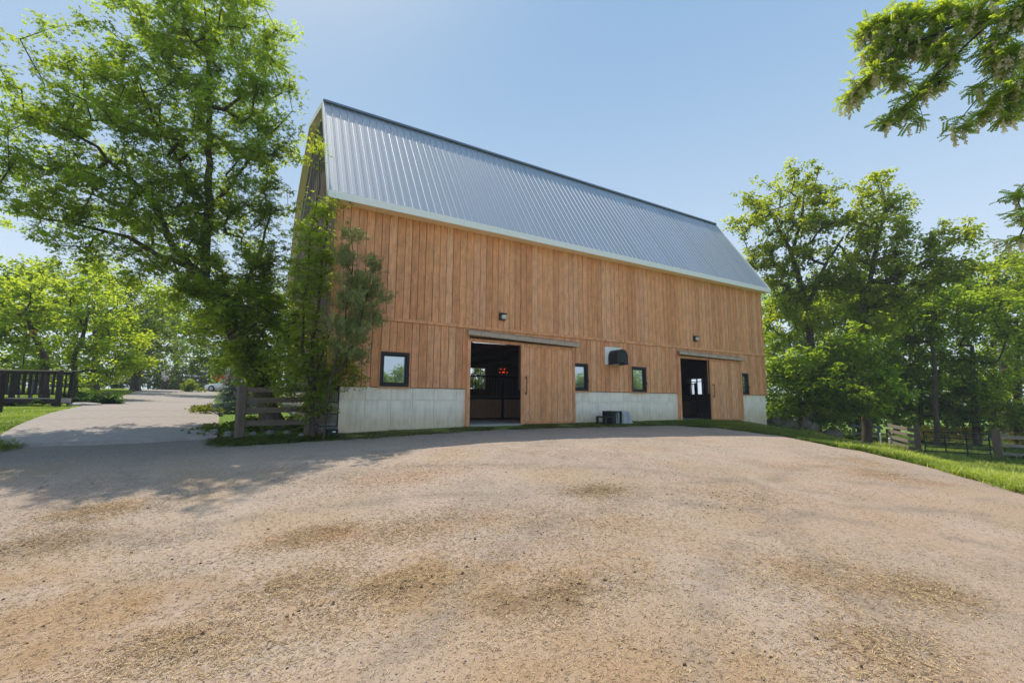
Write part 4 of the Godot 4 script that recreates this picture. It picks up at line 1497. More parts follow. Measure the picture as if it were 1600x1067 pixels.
func nets(B: Array, cell: float, k: float, lo: Vector3, hi: Vector3) -> ArrayMesh:
	# tapered capsules joined by a smooth minimum, meshed as surface nets
	var n := Vector3i(((hi - lo) / cell).ceil()) + Vector3i.ONE
	var f := PackedFloat32Array()
	f.resize(n.x * n.y * n.z)
	f.fill(1.0)
	for b in B:
		var p0: Vector3 = b[0]
		var p1: Vector3 = b[1]
		var m := Vector3.ONE * (maxf(b[2], b[3]) + k + cell * 2)
		var i0 := Vector3i(((p0.min(p1) - m - lo) / cell).floor()).clamp(Vector3i.ZERO, n - Vector3i.ONE)
		var i1 := Vector3i(((p0.max(p1) + m - lo) / cell).ceil()).clamp(Vector3i.ZERO, n - Vector3i.ONE)
		var e := p1 - p0
		for z in range(i0.z, i1.z + 1):
			for y in range(i0.y, i1.y + 1):
				for x in range(i0.x, i1.x + 1):
					var p := lo + Vector3(x, y, z) * cell - p0
					var t := clampf(p.dot(e) / maxf(e.length_squared(), 1e-9), 0, 1)
					var d := (p - e * t).length() - lerpf(b[2], b[3], t)
					var q := (z * n.y + y) * n.x + x
					var w := maxf(k - absf(f[q] - d), 0.0) / k
					f[q] = minf(f[q], d) - w * w * k * 0.25
	var mb := MB.new()
	var id := {}
	for z in n.z - 1:
		for y in n.y - 1:
			for x in n.x - 1:
				var q := (z * n.y + y) * n.x + x
				var sum := Vector3.ZERO
				var cnt := 0
				var mask := 0
				for c in 8:
					if f[q + (c & 1) + ((c >> 1) & 1) * n.x + (c >> 2) * n.x * n.y] < 0:
						mask |= 1 << c
				if mask == 0 or mask == 255:
					continue
				for c in 8:
					for ax in 3:
						var c2 := c | (1 << ax)
						if c2 == c or ((mask >> c) & 1) == ((mask >> c2) & 1):
							continue
						var va := f[q + (c & 1) + ((c >> 1) & 1) * n.x + (c >> 2) * n.x * n.y]
						var vb := f[q + (c2 & 1) + ((c2 >> 1) & 1) * n.x + (c2 >> 2) * n.x * n.y]
						var pa := Vector3(c & 1, (c >> 1) & 1, c >> 2)
						var pb := Vector3(c2 & 1, (c2 >> 1) & 1, c2 >> 2)
						sum += pa.lerp(pb, va / (va - vb))
						cnt += 1
				id[q] = mb.v.size()
				var p := lo + (Vector3(x, y, z) + sum / cnt) * cell
				mb.v.append(p)
				mb.uv.append(Vector2.ZERO)
				mb.n.append(Vector3(f[q + 1] - f[q], f[q + n.x] - f[q], f[q + n.x * n.y] - f[q]).normalized())
				var best := 1e9
				var col := Color.WHITE
				for b in B:
					var e: Vector3 = b[1] - b[0]
					var t := clampf((p - b[0]).dot(e) / maxf(e.length_squared(), 1e-9), 0, 1)
					var d: float = (p - b[0] - e * t).length() - lerpf(b[2], b[3], t)
					if d < best:
						best = d
						col = b[4]
				mb.c.append(col)
	var st := [1, n.x, n.x * n.y]
	for q in id:
		for ax in 3:
			var u: int = st[(ax + 1) % 3]
			var w: int = st[(ax + 2) % 3]
			if (f[q] < 0) == (f[q + st[ax]] < 0):
				continue
			if not (id.has(q - u) and id.has(q - w) and id.has(q - u - w)):
				continue
			var a: int = id[q]
			var b: int = id[q - u]
			var c: int = id[q - u - w]
			var d: int = id[q - w]
			if f[q] < 0:
				mb.ix.append_array([a, d, c, a, c, b] if false else [a, c, b, a, d, c])
			else:
				mb.ix.append_array([a, b, c, a, c, d])
	# face the shell outwards: clockwise seen from outside
	for t in range(0, mb.ix.size(), 3):
		var a := mb.v[mb.ix[t]]
		var nn := (mb.v[mb.ix[t + 2]] - a).cross(mb.v[mb.ix[t + 1]] - a)
		if nn.dot(mb.n[mb.ix[t]] + mb.n[mb.ix[t + 1]] + mb.n[mb.ix[t + 2]]) < 0:
			var s := mb.ix[t + 1]
			mb.ix[t + 1] = mb.ix[t + 2]
			mb.ix[t + 2] = s
	return mb.mesh()


func car(at: Vector3, turn: float) -> void:
	# nose towards -x of its own axes
	var o := thing("parked_car", "white car parked at the top of the drive behind the blue spruce", "car", at, turn)
	var st := [[0.0, 0.30, 0.55, 0.55], [0.12, 0.22, 0.68, 0.74], [0.5, 0.20, 0.80, 0.86], [1.3, 0.20, 0.90, 0.90], [2.2, 0.20, 0.93, 0.91], [3.4, 0.20, 0.95, 0.91], [4.1, 0.22, 0.96, 0.86], [4.4, 0.28, 0.92, 0.74], [4.5, 0.35, 0.80, 0.60]]
	var rows := []
	for s in st:
		var w: float = s[3]
		rows.append([Vector3(s[0], s[1], -w * 0.9), Vector3(s[0], (s[1] + s[2]) * 0.5, -w), Vector3(s[0], s[2] - 0.04, -w * 0.96), Vector3(s[0], s[2], -w * 0.82), Vector3(s[0], s[2] + 0.02, 0), Vector3(s[0], s[2], w * 0.82), Vector3(s[0], s[2] - 0.04, w * 0.96), Vector3(s[0], (s[1] + s[2]) * 0.5, w), Vector3(s[0], s[1], w * 0.9), Vector3(s[0], s[1], 0)])
	var mb := MB.new()
	mb.grid(rows, true, true)
	var body := part(o, "body", mb.mesh(), M.car_paint)
	var cab := MB.new()
	var cr := []
	for s in [[1.25, 0.90, 0.80], [1.95, 1.38, 0.62], [2.5, 1.44, 0.62], [3.2, 1.40, 0.62], [3.95, 0.96, 0.78]]:
		var w: float = s[2]
		cr.append([Vector3(s[0], 0.88, -0.84), Vector3(s[0], s[1] - 0.05, -w), Vector3(s[0], s[1], -w * 0.85), Vector3(s[0], s[1] + 0.02, 0), Vector3(s[0], s[1], w * 0.85), Vector3(s[0], s[1] - 0.05, w), Vector3(s[0], 0.88, 0.84)])
	cab.grid(cr, false, true)
	part(o, "windows", cab.mesh(), M.car_glass)
	var rf := MB.new()
	rf.box(Vector3(2.55, 1.45, 0), Vector3(1.25, 0.04, 1.10))
	part(body, "roof_panel", rf.mesh(), M.car_paint)
	for x in [0.92, 3.55]:
		for z in [-0.82, 0.82]:
			var t := MB.new()
			t.tube([Vector3(x, 0.33, z - 0.11), Vector3(x, 0.33, z + 0.11)], [0.33, 0.33], 20)
			var w := part(o, "wheel", t.mesh(), M.rubber)
			var r := MB.new()
			r.tube([Vector3(x, 0.33, z - 0.12), Vector3(x, 0.33, z + 0.12)], [0.20, 0.20], 16)
			part(w, "rim", r.mesh(), M.galvanised)
	for z in [-0.6, 0.6]:
		bpart(o, "headlight", M.lens, Vector3(0.12, 0.58, z), Vector3(0.16, 0.12, 0.24))
	bpart(o, "bumper_grille", M.black_plastic, Vector3(0.02, 0.38, 0), Vector3(0.08, 0.14, 0.9))


# ---------------------------------------------------------------- scene
func _ready() -> void:
	var cam := Camera3D.new()
	cam.name = "camera"
	cam.fov = 73.77
	cam.near = 0.05
	cam.far = 1500.0
	cam.position = Vector3(-1.75, 1.6, 11.88)
	cam.rotation = Vector3(deg_to_rad(7.531), deg_to_rad(-30.336), deg_to_rad(0.38))
	add_child(cam)
	var sky := ProceduralSkyMaterial.new()
	sky.sky_top_color = lin(0.099, 0.179, 0.290)
	sky.sky_horizon_color = lin(0.39, 0.44, 0.49)
	sky.sky_curve = 0.28
	sky.sun_angle_max = 90.0
	sky.sun_curve = 0.17
	sky.ground_bottom_color = lin(0.20, 0.20, 0.16)
	sky.ground_horizon_color = lin(0.30, 0.31, 0.28)
	var env := Environment.new()
	env.background_mode = Environment.BG_SKY
	env.sky = Sky.new()
	env.sky.sky_material = sky
	env.background_energy_multiplier = 1.0
	env.tonemap_mode = Environment.TONE_MAPPER_LINEAR
	env.tonemap_exposure = 2.45
	env.sdfgi_enabled = true
	env.ssao_enabled = true
	env.ssil_enabled = true
	env.fog_enabled = true
	env.fog_density = 0.0012
	env.fog_light_color = lin(0.62, 0.70, 0.80)
	var we := WorldEnvironment.new()
	we.name = "world_environment"
	we.environment = env
	add_child(we)
	var sun := DirectionalLight3D.new()
	sun.name = "sun"
	sun.light_energy = 0.61
	sun.light_color = Color(1.0, 0.95, 0.87)
	sun.light_angular_distance = 0.5
	sun.shadow_enabled = true
	var el := deg_to_rad(64.0)
	sun.basis = Basis.looking_at(Vector3(0.10, -sin(el), cos(el)).normalized())
	add_child(sun)

	rng.seed = 4242
	n1.seed = 5
	n1.frequency = 0.5
	n1.fractal_octaves = 3
	n2.seed = 8
	n2.frequency = 0.35
	n2.fractal_octaves = 4
	cache.resize(121 * 73)
	for j in 73:
		for i in 121:
			cache[j * 121 + i] = spline(i * 0.5 - 20.0, j * 0.5 - 20.0)
	YARD = PackedVector2Array([Vector2(-14, 14.5), Vector2(-14, 3.5), Vector2(-9, 1.6), Vector2(-6.3, 0.5), Vector2(-5.6, -0.5), Vector2(-2.3, -0.5), Vector2(-1.7, 0.75), Vector2(0.3, 0.95), Vector2(5, 0.85), Vector2(9, 1.0), Vector2(11, 1.15), Vector2(12.5, 2.1), Vector2(14, 3.3), Vector2(15.6, 4.6), Vector2(16.2, 5.7), Vector2(15.6, 6.95), Vector2(13.4, 8.6), Vector2(11, 10.2), Vector2(9.5, 14.5)])
	make_materials()
	build_ground()
	build_barn()
	build_trees()
	build_left()
	build_right()
	build_small()


func build_trees() -> void:
	var maple := {"tips": 30.0, "leaf": "maple", "per": 6, "spread": 0.27, "scale": 1.15, "a": Color(0.288, 0.316, 0.094), "b": Color(0.544, 0.598, 0.178), "dz": 1.0, "seed": 3, "twig": 0.006}
	plant("maple_tree", "tall maple leaning left over the drive, behind the board fence", "tree", [[0.270, 0.170, [Vector3(-0.92,0.70,-1.60), Vector3(-1.25,1.60,-1.97), Vector3(-1.69,2.75,-2.35), Vector3(-2.34,3.95,-2.73), Vector3(-2.92,4.79,-3.01), Vector3(-3.23,5.18,-3.13)]], [0.100, 0.030, [Vector3(-3.23,5.18,-3.13), Vector3(-3.86,6.03,-3.30), Vector3(-4.32,7.03,-3.30), Vector3(-4.98,7.59,-3.30), Vector3(-5.55,8.15,-3.30), Vector3(-6.34,8.60,-3.30)]], [0.130, 0.030, [Vector3(-2.92,4.79,-3.01), Vector3(-2.98,6.01,-3.30), Vector3(-3.02,6.96,-3.30), Vector3(-3.17,9.47,-3.30), Vector3(-3.38,11.65,-3.30), Vector3(-3.58,13.25,-3.30)]], [0.080, 0.025, [Vector3(-3.23,5.18,-3.13), Vector3(-3.97,5.45,-3.24), Vector3(-4.69,5.87,-3.30), Vector3(-5.72,6.01,-3.30), Vector3(-6.43,6.02,-3.30)]], [0.070, 0.020, [Vector3(-3.02,6.96,-3.30), Vector3(-3.62,7.96,-3.30), Vector3(-4.45,9.24,-3.30), Vector3(-4.90,10.42,-3.30)]], [0.060, 0.020, [Vector3(-3.02,6.96,-3.30), Vector3(-2.53,7.86,-3.30), Vector3(-1.96,9.24,-3.30), Vector3(-1.33,10.30,-3.30)]], [0.070, 0.020, [Vector3(-2.34,3.95,-2.73), Vector3(-1.85,5.19,-3.07), Vector3(-1.59,6.27,-3.30), Vector3(-1.41,7.53,-3.30)]], [0.050, 0.015, [Vector3(-1.69,2.75,-2.35), Vector3(-1.42,3.47,-2.56), Vector3(-1.14,4.27,-2.79)]]], [Vector4(-4.83,12.03,-3.30,1.30), Vector4(-3.55,12.84,-3.30,1.37), Vector4(-2.21,12.80,-3.30,1.09), Vector4(-5.76,10.27,-3.30,1.09), Vector4(-6.75,9.16,-3.30,0.89), Vector4(-4.55,10.37,-3.30,1.48), Vector4(-3.08,10.94,-3.30,1.57), Vector4(-1.74,11.02,-3.30,1.01), Vector4(-6.19,8.30,-3.30,1.07), Vector4(-6.91,7.40,-3.30,0.89), Vector4(-5.05,8.30,-3.30,1.29), Vector4(-3.82,8.68,-3.30,1.53), Vector4(-2.45,9.09,-3.30,1.43), Vector4(-1.29,9.66,-3.30,0.71), Vector4(-6.14,6.59,-3.30,1.07), Vector4(-6.81,6.43,-3.30,0.67), Vector4(-5.03,6.68,-3.30,1.29), Vector4(-3.81,6.78,-3.30,1.36), Vector4(-2.47,7.08,-3.30,1.43), Vector4(-1.41,7.53,-3.30,0.75), Vector4(-5.68,5.59,-3.30,0.70), Vector4(-4.64,5.34,-3.24,0.98), Vector4(-3.51,5.14,-3.13,1.02), Vector4(-2.18,5.34,-3.13,1.25), Vector4(-1.28,5.48,-3.13,0.83), Vector4(-2.65,3.73,-2.68,0.77), Vector4(-1.60,3.83,-2.68,1.07), Vector4(-0.94,3.51,-2.56,0.72), Vector4(-1.82,2.62,-2.31,0.69), Vector4(-1.03,2.21,-2.17,0.61), Vector4(-4.67,13.43,-3.30,0.82), Vector4(-3.49,14.16,-3.30,0.86), Vector4(-2.47,14.02,-3.30,0.72), Vector4(-2.70,4.29,-2.85,0.83), Vector4(-2.06,3.79,-2.68,0.79), Vector4(-2.04,3.14,-2.48,0.62), Vector4(-1.53,2.72,-2.34,0.73), Vector4(-3.15,4.42,-2.90,0.71), Vector4(-1.31,4.45,-2.85,0.76), Vector4(-1.82,4.79,-2.96,0.81), Vector4(-1.41,2.02,-2.11,0.48), Vector4(-1.14,2.74,-2.34,0.71), Vector4(-0.87,3.90,-2.68,0.55)], maple)
	plant("young_maple", "slender young maple with pale leaves at the barn's left corner", "tree", [[0.060, 0.020, [Vector3(-0.32,0.61,0.37), Vector3(-0.38,1.68,0.36), Vector3(-0.41,2.87,0.36), Vector3(-0.38,4.11,0.36), Vector3(-0.33,5.06,0.37), Vector3(-0.29,6.21,0.37)]], [0.040, 0.008, [Vector3(-0.38,1.68,0.36), Vector3(-0.68,2.86,0.33), Vector3(-0.64,4.39,0.33), Vector3(-0.62,5.50,0.34), Vector3(-0.50,6.83,0.35), Vector3(-0.59,7.73,0.34)]], [0.030, 0.010, [Vector3(-0.36,1.98,0.36), Vector3(-0.13,2.89,0.39), Vector3(0.04,3.52,0.42), Vector3(0.23,4.01,0.45)]]], [Vector4(-0.46,6.18,0.35,0.33), Vector4(-0.18,6.39,0.39,0.21), Vector4(-0.56,5.51,0.34,0.45), Vector4(-0.25,5.07,0.38,0.38), Vector4(-0.79,4.68,0.32,0.44), Vector4(-0.35,4.27,0.36,0.45), Vector4(-0.59,3.62,0.34,0.47), Vector4(-0.89,3.00,0.31,0.44), Vector4(-0.27,2.88,0.37,0.45), Vector4(0.30,2.60,0.46,0.28), Vector4(-0.64,2.26,0.33,0.41), Vector4(-0.09,2.13,0.40,0.38), Vector4(0.47,2.15,0.49,0.22), Vector4(-0.34,1.68,0.37,0.30), Vector4(-0.89,1.96,0.31,0.29), Vector4(0.03,1.98,0.42,0.30), Vector4(-0.12,1.45,0.39,0.24), Vector4(0.20,2.32,0.45,0.21), Vector4(-0.48,1.31,0.35,0.21), Vector4(-0.59,7.78,0.34,0.19), Vector4(-0.83,4.14,0.32,0.29), Vector4(-1.06,2.54,0.30,0.32)], {"tips": 85.0, "leaf": "maple", "per": 5, "spread": 0.24, "scale": 0.85, "a": Color(0.326, 0.383, 0.106), "b": Color(0.561, 0.561, 0.189), "dz": 0.35, "seed": 5, "twig": 0.004})
	plant("cedar_shrub", "dark feathery cedar against the cedar siding beside the young maple", "shrub", [[0.035, 0.010, [Vector3(-0.17,0.59,0.99), Vector3(-0.14,1.40,1.00), Vector3(-0.03,2.25,1.02), Vector3(0.15,3.43,1.05), Vector3(0.24,4.50,1.06), Vector3(0.16,5.43,1.05)]], [0.030, 0.010, [Vector3(0.08,2.26,1.03), Vector3(0.44,3.15,1.10), Vector3(0.61,4.08,1.14), Vector3(0.63,4.82,1.14)]]], [Vector4(0.17,5.35,1.05,0.20), Vector4(0.15,4.80,1.05,0.26), Vector4(0.28,4.20,1.07,0.32), Vector4(0.62,4.70,1.14,0.21), Vector4(0.60,4.15,1.13,0.29), Vector4(0.83,3.86,1.19,0.15), Vector4(0.42,3.60,1.10,0.35), Vector4(0.78,3.40,1.17,0.18), Vector4(0.38,3.08,1.09,0.32), Vector4(0.13,3.88,1.04,0.29), Vector4(0.06,2.69,1.03,0.26), Vector4(0.47,2.56,1.11,0.21), Vector4(0.09,3.28,1.04,0.29)], {"tips": 95.0, "leaf": "cedar", "per": 14, "spread": 0.16, "scale": 0.9, "a": Color(0.173, 0.203, 0.056), "b": Color(0.323, 0.378, 0.117), "dz": 0.2, "seed": 6, "twig": 0.004})
	var far := {"tips": 8.0, "leaf": "oval", "per": 7, "spread": 0.42, "scale": 1.9, "a": Color(0.231, 0.271, 0.075), "b": Color(0.504, 0.591, 0.164), "dz": 0.9, "seed": 21, "twig": 0.012}
	var rt := far.duplicate()
	rt.merge({"tips": 20.0, "per": 6, "spread": 0.34, "scale": 1.5, "a": Color(0.326, 0.355, 0.105), "b": Color(0.700, 0.666, 0.226)}, true)
	plant("tall_tree", "tall forked tree with olive leaves nearest the barn's right end", "tree", [[0.200, 0.130, [Vector3(22.50,-0.37,0.01), Vector3(22.50,3.82,0.01), Vector3(22.48,6.42,-0.03), Vector3(22.38,7.78,-0.24)]], [0.140, 0.040, [Vector3(22.38,7.78,-0.24), Vector3(22.26,9.17,-0.46), Vector3(22.01,11.02,-0.95), Vector3(21.76,12.38,-1.40)]], [0.120, 0.040, [Vector3(22.48,6.42,-0.03), Vector3(22.86,8.43,0.78), Vector3(23.19,9.75,1.53)]], [0.100, 0.030, [Vector3(22.26,9.17,-0.46), Vector3(22.54,11.46,0.10), Vector3(22.62,12.81,0.25)]]], [Vector4(21.34,11.28,-2.11,0.93), Vector4(21.84,12.53,-1.26,1.14), Vector4(22.53,13.05,0.07,1.04), Vector4(22.97,12.24,1.02,1.01), Vector4(21.45,9.62,-1.93,0.86), Vector4(22.21,10.93,-0.57,1.45), Vector4(22.92,10.57,0.91,1.23), Vector4(21.95,8.94,-1.06,1.14), Vector4(22.60,9.04,0.20,1.26), Vector4(23.06,8.19,1.24,1.07), Vector4(21.40,8.82,-2.02,0.40), Vector4(23.21,10.56,1.58,0.60), Vector4(22.37,7.45,-0.26,0.83), Vector4(21.85,7.93,-1.24,0.85), Vector4(22.84,7.62,0.72,0.93), Vector4(22.46,5.61,-0.07,0.89), Vector4(22.19,6.56,-0.61,0.77), Vector4(22.73,5.71,0.49,0.81), Vector4(21.95,6.54,-1.06,0.78)], rt)
	rt.seed = 22
	plant("tall_tree", "tall tree with several bare limbs, right of the forked tree", "tree", [[0.220, 0.150, [Vector3(24.17,-0.68,1.30), Vector3(24.25,3.80,1.48), Vector3(24.34,6.64,1.72), Vector3(24.31,7.62,1.63)]], [0.120, 0.040, [Vector3(24.31,7.62,1.63), Vector3(24.19,8.67,1.34), Vector3(24.02,9.77,0.93)]], [0.120, 0.030, [Vector3(24.34,6.64,1.72), Vector3(24.46,7.88,2.04), Vector3(24.57,9.44,2.34), Vector3(24.74,10.95,2.80), Vector3(24.72,12.46,2.75)]], [0.140, 0.030, [Vector3(24.46,7.56,2.02), Vector3(24.68,7.45,2.65), Vector3(24.99,7.90,3.56), Vector3(25.25,8.61,4.46), Vector3(25.42,8.99,5.10)]]], [Vector4(24.70,12.71,2.70,0.54), Vector4(24.55,11.78,2.27,1.00), Vector4(24.82,11.21,3.04,0.98), Vector4(24.38,10.56,1.83,1.02), Vector4(24.70,9.68,2.70,1.14), Vector4(24.92,10.15,3.35,0.64), Vector4(24.39,8.90,1.83,1.08), Vector4(24.78,8.03,2.92,1.19), Vector4(25.08,8.91,3.86,0.81), Vector4(25.32,9.30,4.73,0.84), Vector4(25.46,8.95,5.26,0.49), Vector4(25.08,7.53,3.85,1.15), Vector4(25.34,7.64,4.79,1.06), Vector4(25.45,7.25,5.25,0.60), Vector4(24.35,7.44,1.73,0.99), Vector4(24.67,6.82,2.60,0.90), Vector4(24.17,8.01,1.30,0.75), Vector4(24.31,5.53,1.64,0.99), Vector4(24.13,6.55,1.20,0.82), Vector4(24.54,5.46,2.23,0.85), Vector4(24.88,6.57,3.24,0.82)], rt)
	var br := far.duplicate()
	br.merge({"a": Color(0.383, 0.450, 0.125), "b": Color(0.660, 0.660, 0.236), "seed": 23}, true)
	plant("bright_tree", "bright green tree filling the gap right of the barn wall", "tree", [[0.250, 0.100, [Vector3(28.56,-0.60,-3.52), Vector3(28.72,4.41,-3.21), Vector3(28.86,6.82,-2.92)]]], [Vector4(27.84,8.31,-4.86,1.65), Vector4(27.96,6.15,-4.66,1.85), Vector4(28.57,7.30,-3.50,2.01), Vector4(29.17,7.56,-2.27,2.15), Vector4(29.68,7.81,-1.08,1.90), Vector4(28.81,5.20,-3.02,1.79), Vector4(27.82,4.49,-4.90,1.45)], br)
	far.seed = 24
	var s1 := far.duplicate()
	s1.merge({"tips": 13.0, "a": Color(0.24, 0.33, 0.09), "b": Color(0.55, 0.62, 0.22)}, true)
	plant("dense_shrub", "leafy bush over the boulder heap at the barn's right corner", "shrub", [[0.120, 0.050, [Vector3(20.83,-0.12,0.03), Vector3(20.86,1.61,0.10), Vector3(20.92,2.81,0.21)]]], [Vector4(20.59,2.83,-0.41,1.29), Vector4(20.39,1.61,-0.77,0.68), Vector4(20.99,1.91,0.34,1.21), Vector4(20.92,3.42,0.20,1.15), Vector4(21.33,2.50,1.04,1.12), Vector4(20.74,1.31,-0.15,0.61), Vector4(20.78,0.87,-0.06,0.43), Vector4(21.24,0.98,0.84,0.56), Vector4(21.72,2.48,1.91,1.09), Vector4(21.99,3.03,2.57,1.01), Vector4(21.85,4.05,2.23,0.97), Vector4(22.16,2.13,3.02,0.94), Vector4(21.60,1.48,1.63,0.70), Vector4(21.94,1.36,2.46,0.62), Vector4(21.47,3.67,1.34,0.88)], s1)
	far.seed = 25
	plant("dense_shrub", "rounded green bush left of the grey board fence, overhanging it", "shrub", [[0.140, 0.050, [Vector3(30.07,-0.77,-1.46), Vector3(30.10,2.02,-1.38), Vector3(30.17,3.56,-1.22)]]], [Vector4(30.15,3.94,-1.25,2.12), Vector4(29.74,2.41,-2.22,1.66), Vector4(30.44,2.21,-0.53,1.71), Vector4(30.14,1.26,-1.29,1.08), Vector4(30.68,3.50,0.11,1.31), Vector4(29.93,4.56,-1.78,1.37), Vector4(29.88,0.68,-1.90,0.71), Vector4(30.35,0.71,-0.77,0.76), Vector4(29.50,1.24,-2.73,0.88)], s1)
	far.seed = 26
	var s3 := far.duplicate()
	s3.merge({"a": Color(0.281, 0.331, 0.091), "b": Color(0.554, 0.639, 0.193)}, true)
	plant("dense_shrub", "olive green bush directly behind the metal gate", "shrub", [[0.160, 0.060, [Vector3(31.52,-0.90,1.02), Vector3(31.56,2.39,1.14), Vector3(31.55,4.59,1.10)]]], [Vector4(31.47,4.99,0.87,1.85), Vector4(31.68,3.11,1.51,2.00), Vector4(31.28,2.77,0.29,1.69), Vector4(31.55,1.48,1.12,1.10), Vector4(31.93,4.15,2.35,1.42), Vector4(31.32,6.17,0.41,1.50), Vector4(31.23,0.92,0.15,0.75), Vector4(31.54,0.76,1.06,0.66), Vector4(31.82,0.97,1.96,0.79)], s3)
	var s4 := far.duplicate()
	s4.merge({"a": Color(0.263, 0.307, 0.085), "b": Color(0.544, 0.639, 0.177), "seed": 27}, true)
	plant("broadleaf_tree", "low dark green tree behind the far pale fence", "tree", [[0.200, 0.080, [Vector3(31.17,-0.95,3.36), Vector3(31.19,2.34,3.46), Vector3(31.23,4.69,3.62)]]], [Vector4(31.14,6.10,3.27,1.69), Vector4(31.33,3.98,4.01,1.82), Vector4(31.15,2.34,3.30,1.62), Vector4(30.97,1.50,2.65,1.03), Vector4(31.31,2.01,3.95,1.16), Vector4(31.42,5.95,4.41,1.47), Vector4(31.09,0.84,3.06,0.68), Vector4(31.29,0.87,3.85,0.73)], s4)
	s4.seed = 28
	s4.merge({"a": Color(0.343, 0.403, 0.111), "b": Color(0.660, 0.660, 0.236)}, true)
	plant("broadleaf_tree", "bright leafy tree at the photo's right edge", "tree", [[0.220, 0.080, [Vector3(33.46,-1.02,4.36), Vector3(33.51,2.70,4.62), Vector3(33.56,6.09,4.88)]]], [Vector4(33.54,7.16,4.75,1.69), Vector4(33.54,4.73,4.76,1.69), Vector4(33.45,2.37,4.32,1.54), Vector4(33.65,8.80,5.36,1.32), Vector4(33.69,6.00,5.54,1.97), Vector4(33.35,1.35,3.89,0.87), Vector4(33.44,0.85,4.29,0.75), Vector4(33.54,1.03,4.75,0.81)], s4)
	far.seed = 29
	plant("broadleaf_tree", "tree rising between the many-limbed tree and the gate", "tree", [[0.130, 0.060, [Vector3(28.84,-0.87,2.48), Vector3(28.91,3.96,2.71), Vector3(28.89,6.32,2.66)]]], [Vector4(28.83,6.69,2.45,1.59), Vector4(29.17,6.85,3.64,1.21), Vector4(28.51,6.83,1.48,1.43), Vector4(29.00,7.97,3.03,1.24), Vector4(28.12,6.24,0.40,1.41), Vector4(28.64,5.38,1.86,1.35)], far)
	far.seed = 30
	plant("broadleaf_tree", "distant tree topping the hedge at the far right", "tree", [[0.300, 0.120, [Vector3(39.22,-1.09,2.62), Vector3(39.30,5.30,2.99), Vector3(39.34,8.56,3.20)]]], [Vector4(39.35,10.23,3.22,1.19), Vector4(39.52,10.66,4.07,1.09), Vector4(39.21,9.30,2.58,1.45), Vector4(39.43,8.89,3.64,1.57), Vector4(39.00,9.04,1.70,1.24), Vector4(39.64,9.88,4.77,1.90)], far)
	var l1 := far.duplicate()
	l1.merge({"a": Color(0.403, 0.473, 0.131), "b": Color(0.660, 0.660, 0.242), "seed": 31, "dz": 1.4}, true)
	plant("lawn_tree", "yellow green spreading tree behind the deck, beside the drive", "tree", [[0.160, 0.060, [Vector3(-9.32,1.36,-20.24), Vector3(-9.55,3.69,-20.18), Vector3(-9.32,5.07,-20.24), Vector3(-9.21,6.47,-20.27)]]], [Vector4(-8.93,6.16,-20.33,1.63), Vector4(-9.73,4.35,-20.14,1.39), Vector4(-8.25,4.31,-20.47,1.66), Vector4(-7.55,5.26,-20.61,1.34), Vector4(-10.18,6.66,-20.03,1.24), Vector4(-11.14,7.32,-19.76,1.02), Vector4(-9.56,7.64,-20.18,1.27), Vector4(-7.65,3.40,-20.59,1.06), Vector4(-8.87,2.78,-20.34,0.89), Vector4(-6.74,3.88,-20.74,0.72)], l1)
	var l2 := far.duplicate()
	l2.merge({"a": Color(0.362, 0.425, 0.119), "b": Color(0.660, 0.660, 0.250), "seed": 32, "dz": 1.4}, true)
	plant("lawn_tree", "fresh green tree at the photo's left edge above the grey chairs", "tree", [[0.200, 0.060, [Vector3(-9.62,1.26,-17.07), Vector3(-9.80,3.43,-17.02), Vector3(-10.27,4.56,-16.89), Vector3(-10.66,5.69,-16.77)]]], [Vector4(-10.82,6.40,-16.72,1.13), Vector4(-10.88,5.07,-16.70,1.27), Vector4(-10.32,5.15,-16.87,1.15), Vector4(-10.90,3.34,-16.69,1.07), Vector4(-10.00,3.85,-16.96,0.93), Vector4(-11.64,5.52,-16.44,1.37)], l2)
	var l3 := far.duplicate()
	l3.merge({"a": Color(0.110, 0.130, 0.041), "b": Color(0.429, 0.450, 0.125), "seed": 33, "tips": 5.0, "scale": 2.4, "spread": 0.8}, true)
	plant("lawn_tree", "dark thick trunked tree at the left edge of the drive", "tree", [[0.420, 0.250, [Vector3(-10.00,2.14,-39.46), Vector3(-10.06,4.32,-39.45), Vector3(-10.02,6.31,-39.46)]]], [Vector4(-9.79,7.20,-39.49,2.38), Vector4(-10.05,5.17,-39.45,1.47), Vector4(-8.78,8.47,-39.64,1.84), Vector4(-9.03,6.10,-39.61,1.49), Vector4(-11.46,9.01,-39.21,1.98), Vector4(-10.40,9.15,-39.40,2.02)], l3)
	var l4 := l3.duplicate()
	l4.merge({"a": Color(0.302, 0.355, 0.099), "b": Color(0.630, 0.660, 0.219), "seed": 34}, true)
	plant("broadleaf_tree", "pale green tree line behind the yellow green tree", "tree", [[0.300, 0.120, [Vector3(-11.28,1.90,-33.12), Vector3(-11.54,5.55,-33.07), Vector3(-12.02,8.90,-32.96)]]], [Vector4(-10.90,10.34,-33.20,1.74), Vector4(-9.37,10.09,-33.48,1.89), Vector4(-13.67,10.44,-32.55,1.64), Vector4(-15.22,10.43,-32.10,1.14), Vector4(-16.57,9.66,-31.67,1.52), Vector4(-12.32,10.32,-32.89,1.69), Vector4(-8.12,9.50,-33.68,1.52), Vector4(-15.73,9.62,-31.95,1.30), Vector4(-14.60,7.08,-32.29,1.78), Vector4(-12.72,7.34,-32.79,1.86), Vector4(-10.66,7.61,-33.25,1.94), Vector4(-15.21,4.32,-32.11,1.75), Vector4(-13.11,4.48,-32.70,1.84), Vector4(-10.75,4.65,-33.23,1.74), Vector4(-8.78,7.84,-33.58,1.51), Vector4(-16.57,6.80,-31.67,1.69)], l4)
	var l5 := l4.duplicate()
